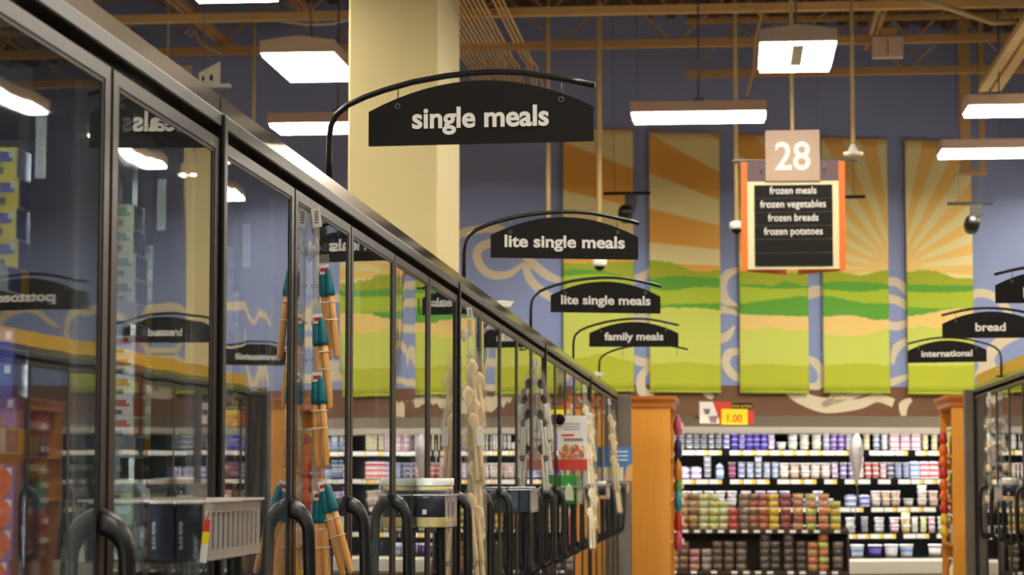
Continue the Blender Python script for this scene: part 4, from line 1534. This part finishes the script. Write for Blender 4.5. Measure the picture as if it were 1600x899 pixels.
def spoon_bag(label, p, lean, length, m, head, group, tip=None):
    t = thing('spoon_pack', label, 'utensil', p, 0, group)
    t.rotation_euler = (0, -lean, R.uniform(-0.2, 0.2))
    t.scale = (1.0, 1.0, 1.0) if tip else (1.3, 1.2, 1.0)
    L = length
    b = MB()
    rs = []
    for z, w0, d in ((0.03, 0.003, 0.002), (0, 0.02, 0.004), (-0.04, 0.027, 0.011), (-L * 0.5, 0.026, 0.011), (-L, 0.019, 0.009), (-L - 0.012, 0.017, 0.001)):
        rs.append([(w0 * math.cos(a), d * math.sin(a), z) for a in [2 * PI * q / 12 for q in range(12)]])
    b.rings(rs, film)
    b.build('clear_bag', t)
    for s in (-1, 1):
        b = MB()
        rs = []
        hl = head
        prof = [(-0.012 - hl * k / 8, max(0.006 if k > 5 else 0.004, 0.0165 * math.sin(PI * (k + 0.35) / 8.9) ** 0.7), 0.004) for k in range(9)]
        prof += [(-0.03 - hl, 0.0058, 0.0045), (-L * 0.7, 0.0062, 0.0045), (-L + 0.01, 0.0075, 0.004), (-L + 0.004, 0.004, 0.002)]
        dz = 0.05 if s > 0 else 0.0
        for z, w0, d in prof:
            rs.append([(s * 0.007 + w0 * math.cos(a), s * 0.005 + d * math.sin(a), z - dz * (1 + z / L)) for a in [2 * PI * q / 10 for q in range(10)]])
        if tip:
            b.rings(rs[:9], tip)
            b.rings(rs[8:], m)
        else:
            b.rings(rs, m)
        b.build('spoon', t)
    if R.random() < 0.3:
        b = MB()
        b.box((0.0, -0.0135, -L * 0.5), (0.018, -0.0115, -L * 0.25), white)
        b.build('paper_label', t)
    return t


def spoon_row(y, px, py, length, packs, m, head, what, grp, tip=None, pl=0.25):
    clip_strip('clip strip of %s' % what, px, py, y, length)
    for i, (qx, qy, ln) in enumerate(packs):
        p = at(qx, qy, y - 0.014 * (i % 3) - 0.004 * i)
        spoon_bag('bagged %s, %s from the top' % (what, ORD[i + 1]), p, math.radians(ln), pl, m, head, grp, tip)


spoon_row(8.3, 734, 498, 0.75, [(740, 556, 6), (734, 598, 5), (742, 640, 4), (735, 670, 6), (741, 715, 5), (738, 765, 6), (742, 800, 5)], bamboo, 0.06, 'beige wooden spoons beside the second clear basket', 'bags of beige wooden spoons', pl=0.26)
ink = mat('utensil_black', (24, 24, 28), 0.4)
spoon_row(11.3, 838, 575, 0.5, [(846, 588, 7), (851, 612, 7), (846, 636, 5), (852, 660, 5), (848, 690, 4)], white, 0.05, 'black headed white utensils before the recipe card', 'black and white utensils on a strip', tip=ink, pl=0.24)
spoon_row(14.6, 912, 612, 0.7, [(916, 630, 6), (921, 655, 6), (919, 690, 4), (924, 725, 4), (926, 760, 3), (924, 790, 2)], bamboo, 0.06, 'pale spoons hanging beyond the recipe card', 'bags of pale spoons beyond the recipe card', pl=0.27)
spoon_row(17.3, 952, 632, 0.6, [(955, 645, 4), (957, 675, 4), (959, 710, 5), (961, 745, 8)], bamboo, 0.06, 'pale spoons beside the blue card', 'bags of pale spoons beside the blue card', pl=0.27)
# bags hanging on the right row
clip_strip('clip strip of bagged goods on the right freezer row', 1546, 622, 17.1, 0.75, side=1)
for i, (px, py, c) in enumerate([(1548, 640, 'white'), (1549, 676, 'white'), (1548, 712, 'dark'), (1547, 760, 'brown')]):
    p = at(px, py, 17.06)
    t = thing('goods_bag', 'clear lumpy bag hanging on the right freezer row, %s from the top' % ORD[i + 1], 'bag', p, 0, 'clear bags hung on the right freezer row')
    b = MB()
    b.lathe([(0.012, -0.17), (0.05, -0.165), (0.065, -0.13), (0.05, -0.07), (0.015, -0.02), (0.004, 0.03)], film, 12)
    b.build('clear_bag', t)
    b = MB()
    for q in range(6):
        a = 2 * PI * q / 6
        b.lathe([(0.004, -0.02), (0.018, -0.01), (0.018, 0.01), (0.004, 0.02)], BX[c] if q % 2 else bamboo, 8, c=(0.03 * math.cos(a), 0.03 * math.sin(a), -0.125 + 0.02 * (q % 3)))
    b.build('contents', t)

# clear baskets on the doors
bplas = glass_mat('basket_plastic', wave=0, tint=(0.95, 0.94, 0.92), gain=1.4)
bslot = film_mat('basket_plastic_bar', (226, 212, 200), 0.6, 0.12)
rimm = film_mat('basket_rim', (236, 230, 222), 0.4, 0.15)


def basket(label, y0, y1, ztop, h, side=-1, w=0.1):
    x0 = XG + 0.002 if side < 0 else XR + 0.002
    s = -side
    t = thing('clear_basket', label, 'basket', (x0, y0, ztop - h), 0, 'clear plastic baskets on the freezer doors')
    L = y1 - y0

    def X(a, c):
        return (min(a * s, c * s), max(a * s, c * s))
    b = MB()
    a, c = X(0, w)
    b.box((a, 0, 0), (c, L, 0.003), bplas)
    b.box((a, 0, 0.003), (c, 0.003, h), bplas).box((a, L - 0.003, 0.003), (c, L, h), bplas)
    a, c = X(0, 0.003)
    b.box((a, 0.003, 0.003), (c, L - 0.003, h), bplas)
    b.build('tray', t)
    b = MB()
    a, c = X(w - 0.004, w)
    b.box((a, 0.003, 0.003), (c, L - 0.003, h * 0.2), bslot).box((a, 0.003, h * 0.82), (c, L - 0.003, h), bslot)
    n = int(L / 0.04)
    for k in range(n + 1):
        y = 0.003 + k * (L - 0.022) / n
        b.box((a, y, h * 0.2), (c, y + 0.012, h * 0.82), bslot)
    b.build('slotted_side', t)
    b = MB()
    a, c = X(0, w + 0.006)
    b.box((a, -0.004, h), (c, 0.006, h + 0.004), rimm).box((a, L - 0.006, h), (c, L + 0.004, h + 0.004), rimm)
    a, c = X(w - 0.006, w + 0.006)
    b.box((a, 0.006, h), (c, L - 0.006, h + 0.004), rimm)
    b.build('rim', t)
    return t


navybox = mat('pepper_box_navy', (46, 52, 72), 0.45)
peptxt = mat('pepper_text', (210, 210, 214), 0.5)
Z1 = 1.310
basket('clear basket of black pepper boxes on the second glass door', 3.74, 4.19, 1.409, 0.099)


def pepper(label, x0, y0, w, zz=Z1 + 0.004, h=0.092, txt=True, d=0.16):
    t = thing('pepper_box', label, 'box', (x0, y0, zz), 0, 'dark boxes standing in clear baskets')
    b = MB()
    b.box((0, 0, 0), (w, d, h), navybox)
    bx = b.build('carton', t, bevel=0.003)
    b = MB(); b.box((0.001, 0.001, h), (w - 0.001, d - 0.001, h + 0.003), white); b.build('white_top', t)
    if txt:
        text('BLACK PEPPER', peptxt, bx, 0.045, 0.0058, (w * 0.28, -0.0003, h * 0.45), (PI / 2, -PI / 2, 0), bold=0.02, depth=0.0004)
    return t


pepper('navy box lettered BLACK PEPPER in the first basket, next to the glass', XG + 0.007, 3.748, 0.042)
pepper('navy box lettered BLACK PEPPER in the first basket, outer one of the front pair', XG + 0.051, 3.748, 0.045)
pepper('plain backed navy box behind the inner pepper box in the first basket', XG + 0.007, 3.92, 0.042, txt=False)
pepper('plain backed navy box behind the outer pepper box in the first basket', XG + 0.051, 3.92, 0.045, txt=False)
ptag = MB()
ptag.box((0, 0, 0), (0.011, 0.0015, 0.02), redp).box((0, 0, -0.02), (0.011, 0.0015, 0), yelp).box((0, 0, -0.05), (0.011, 0.0015, -0.02), whp).box((0, 0, 0.02), (0.011, 0.0015, 0.045), film)
tag(ptag.build('price_tag', loc=(XG + 0.100, 3.733, 1.362), rot=(0, 0.1, 0)), 'narrow red and yellow price tag on the corner of the pepper basket', 'price tag')

basket('clear basket holding the white lidded jar', 6.95, 7.23, 1.394, 0.098)


def jar(label, x, y, z, r, H, lab, cont, lid=white):
    t = thing('spice_jar', label, 'jar', (x, y, z), 0, 'lidded jars in clear baskets')
    b = MB()
    b.lathe([(r * 0.93, 0), (r * 0.97, 0.004), (r * 0.97, H * 0.19), (r * 0.97, H * 0.2)], cont, 20)
    b.lathe([(r * 0.97, H * 0.2), (r * 0.97, H * 0.74)], lab, 20)
    b.lathe([(r * 0.97, H * 0.74), (r * 0.95, H * 0.84)], cont, 20)
    b.build('jar_body', t)
    b = MB()
    b.lathe([(r, H * 0.84), (r * 1.02, H * 0.86), (r * 1.02, H * 0.99), (r * 0.98, H)], lid, 24)
    b.build('lid', t)
    b = MB()
    b.box((-r * 0.5, -r * 0.99, H * 0.26), (-r * 0.25, -r * 0.85, H * 0.36), white)
    b.box((-r * 0.5, -r * 0.97, H * 0.6), (-r * 0.1, -r * 0.85, H * 0.62), peptxt)
    b.build('printed_label', t)
    return t


gran = candy('granules', (226, 204, 140), 0.2)
jar('white lidded jar with navy label in the second clear basket', XG + 0.054, 7.01, 1.300, 0.050, 0.146, navybox, gran)
jar('white lidded jar behind the front jar in the second clear basket', XG + 0.054, 7.125, 1.300, 0.050, 0.146, navybox, gran)
basket('clear basket of white topped dark boxes, third along the left row', 9.92, 10.28, 1.394, 0.098)
for i in range(4):
    pepper('white topped dark box in the third clear basket, %s' % ['front inner', 'front outer', 'back inner', 'back outer'][i], XG + 0.007 + 0.044 * (i % 2), 9.93 + 0.172 * (i // 2), 0.042, zz=1.300, h=0.104, txt=False, d=0.17)
basket('clear basket of green packs under the recipe card', 12.92, 13.32, 1.394, 0.098)
gpk = mat('pack_green', (46, 128, 44), 0.4)
gpl = mat('pack_label', (222, 222, 190), 0.5)
for i in range(3):
    t = thing('green_pack', 'green pack with cream label in the basket under the recipe card, %s one' % ['front', 'middle', 'back'][i], 'pack', (XG + 0.008, 12.935 + 0.125 * i, 1.300), 0, 'green packs in a clear basket')
    b = MB(); b.box((0, 0, 0), (0.085, 0.10, 0.16), gpk); b.build('carton', t, bevel=0.004)
    b = MB()
    b.prism([(0.02, 0.02), (0.07, 0.02), (0.07, 0.07), (0.058, 0.10), (0.045, 0.115), (0.032, 0.10), (0.02, 0.07)], -0.0015, 0.0, gpl)
    b.build('label', t)
basket('clear basket between the two far groups of pale spoons', 15.85, 16.3, 1.394, 0.098)
jar('white lidded jar in the clear basket between the far spoon strips', XG + 0.054, 15.92, 1.300, 0.046, 0.12, navybox, gran)
basket('small clear basket at the far end of the left row', 18.95, 19.35, 1.40, 0.09)
basket('clear basket on the right freezer row with a white lidded tub', 15.58, 16.02, 1.40, 0.11, side=1, w=0.13)
jar('white lidded dark tub in the basket on the right freezer row', XR - 0.06, 15.66, 1.294, 0.056, 0.15, navybox, bamboo)

# cards on the doors
p = at(918, 735, 12.75)
h = (735 - 650) * 12.75 / F
w = p.x - XG - 0.004
t = thing('recipe_card', 'white card with orange food picture and red foot on the freezer door', 'card', (XG + 0.004, 12.75, p.z))
b = MB(); b.box((0, 0, 0), (w, 0.003, h), whp); b.build('card', t)
b = MB(); b.box((0, -0.001, 0), (w, 0.0, h * 0.20), redp); b.build('red_foot', t)
b = MB(); b.box((w * 0.12, -0.001, h * 0.62), (w * 0.55, 0, h * 0.66), redp); b.build('red_title_bar', t)
b = MB()
for q in range(60):
    a, rr = R.uniform(0, 2 * PI), R.random() ** 0.5
    cx, cz = w * (0.5 + 0.44 * rr * math.cos(a)), h * (0.34 + 0.13 * rr * math.sin(a))
    an = R.uniform(0, PI)
    dx, dz = math.cos(an) * 0.013, math.sin(an) * 0.013
    nx_, nz_ = -math.sin(an) * 0.004, math.cos(an) * 0.004
    b.prism([(cx - dx - nx_, cz - dz - nz_), (cx + dx - nx_, cz + dz - nz_), (cx + dx + nx_, cz + dz + nz_), (cx - dx + nx_, cz - dz + nz_)], -0.002 - q * 0.00002, -0.0005, [PCH['orange'], PCH['amber'], redp, bamboo, gpk][[0, 0, 1, 1, 2, 3, 4, 0, 1][q % 9]])
b.build('food_picture', t)
b = MB()
for q in range(3):
    b.box((w * 0.2, -0.001, h * (0.74 + 0.05 * q)), (w * 0.75, 0, h * (0.755 + 0.05 * q)), steelgrey)
b.box((w * 0.2, -0.001, h * 0.53), (w * 0.85, 0, h * 0.585), mat('card_mauve', (160, 120, 120), 0.5))
b.build('printed_lines', t)
b = MB(); b.M = Matrix.Translation((0.012, -0.012, h * 0.93)) @ Matrix.Rotation(PI / 2, 4, 'X'); b.lathe([(0.03, 0), (0.03, 0.008), (0.01, 0.014)], blackm, 14); b.build('suction_cup', t)
p = at(988, 752, 17.35)
q0 = at(940, 700, 17.35)
h = (752 - 699) * 17.35 / F
w = p.x - XG - 0.004
t = thing('promotion_card', 'blue and white card sticking out near the far end of the left row', 'card', (XG + 0.004, 17.35, p.z))
b = MB(); b.box((0, 0, 0), (w, 0.003, h), mat('card_blue', (70, 120, 186), 0.5)); b.build('card', t)
b = MB(); b.box((0.0, -0.001, 0), (w * 0.68, 0, h * 0.40), whp); b.box((w * 0.1, -0.0016, h * 0.2), (w * 0.6, -0.001, h * 0.32), yelp); b.build('white_panel', t)
b = MB(); b.prism([(w * 0.7, 0.0), (w, 0), (w, h * 0.5), (w * 0.8, h * 0.42)], -0.001, 0, wood); b.build('food_picture', t)
b = MB()
for q in range(3):
    b.box((w * 0.2, -0.001, h * (0.6 + 0.12 * q)), (w * 0.85, 0, h * (0.64 + 0.12 * q)), whp)
b.build('printed_lines', t)
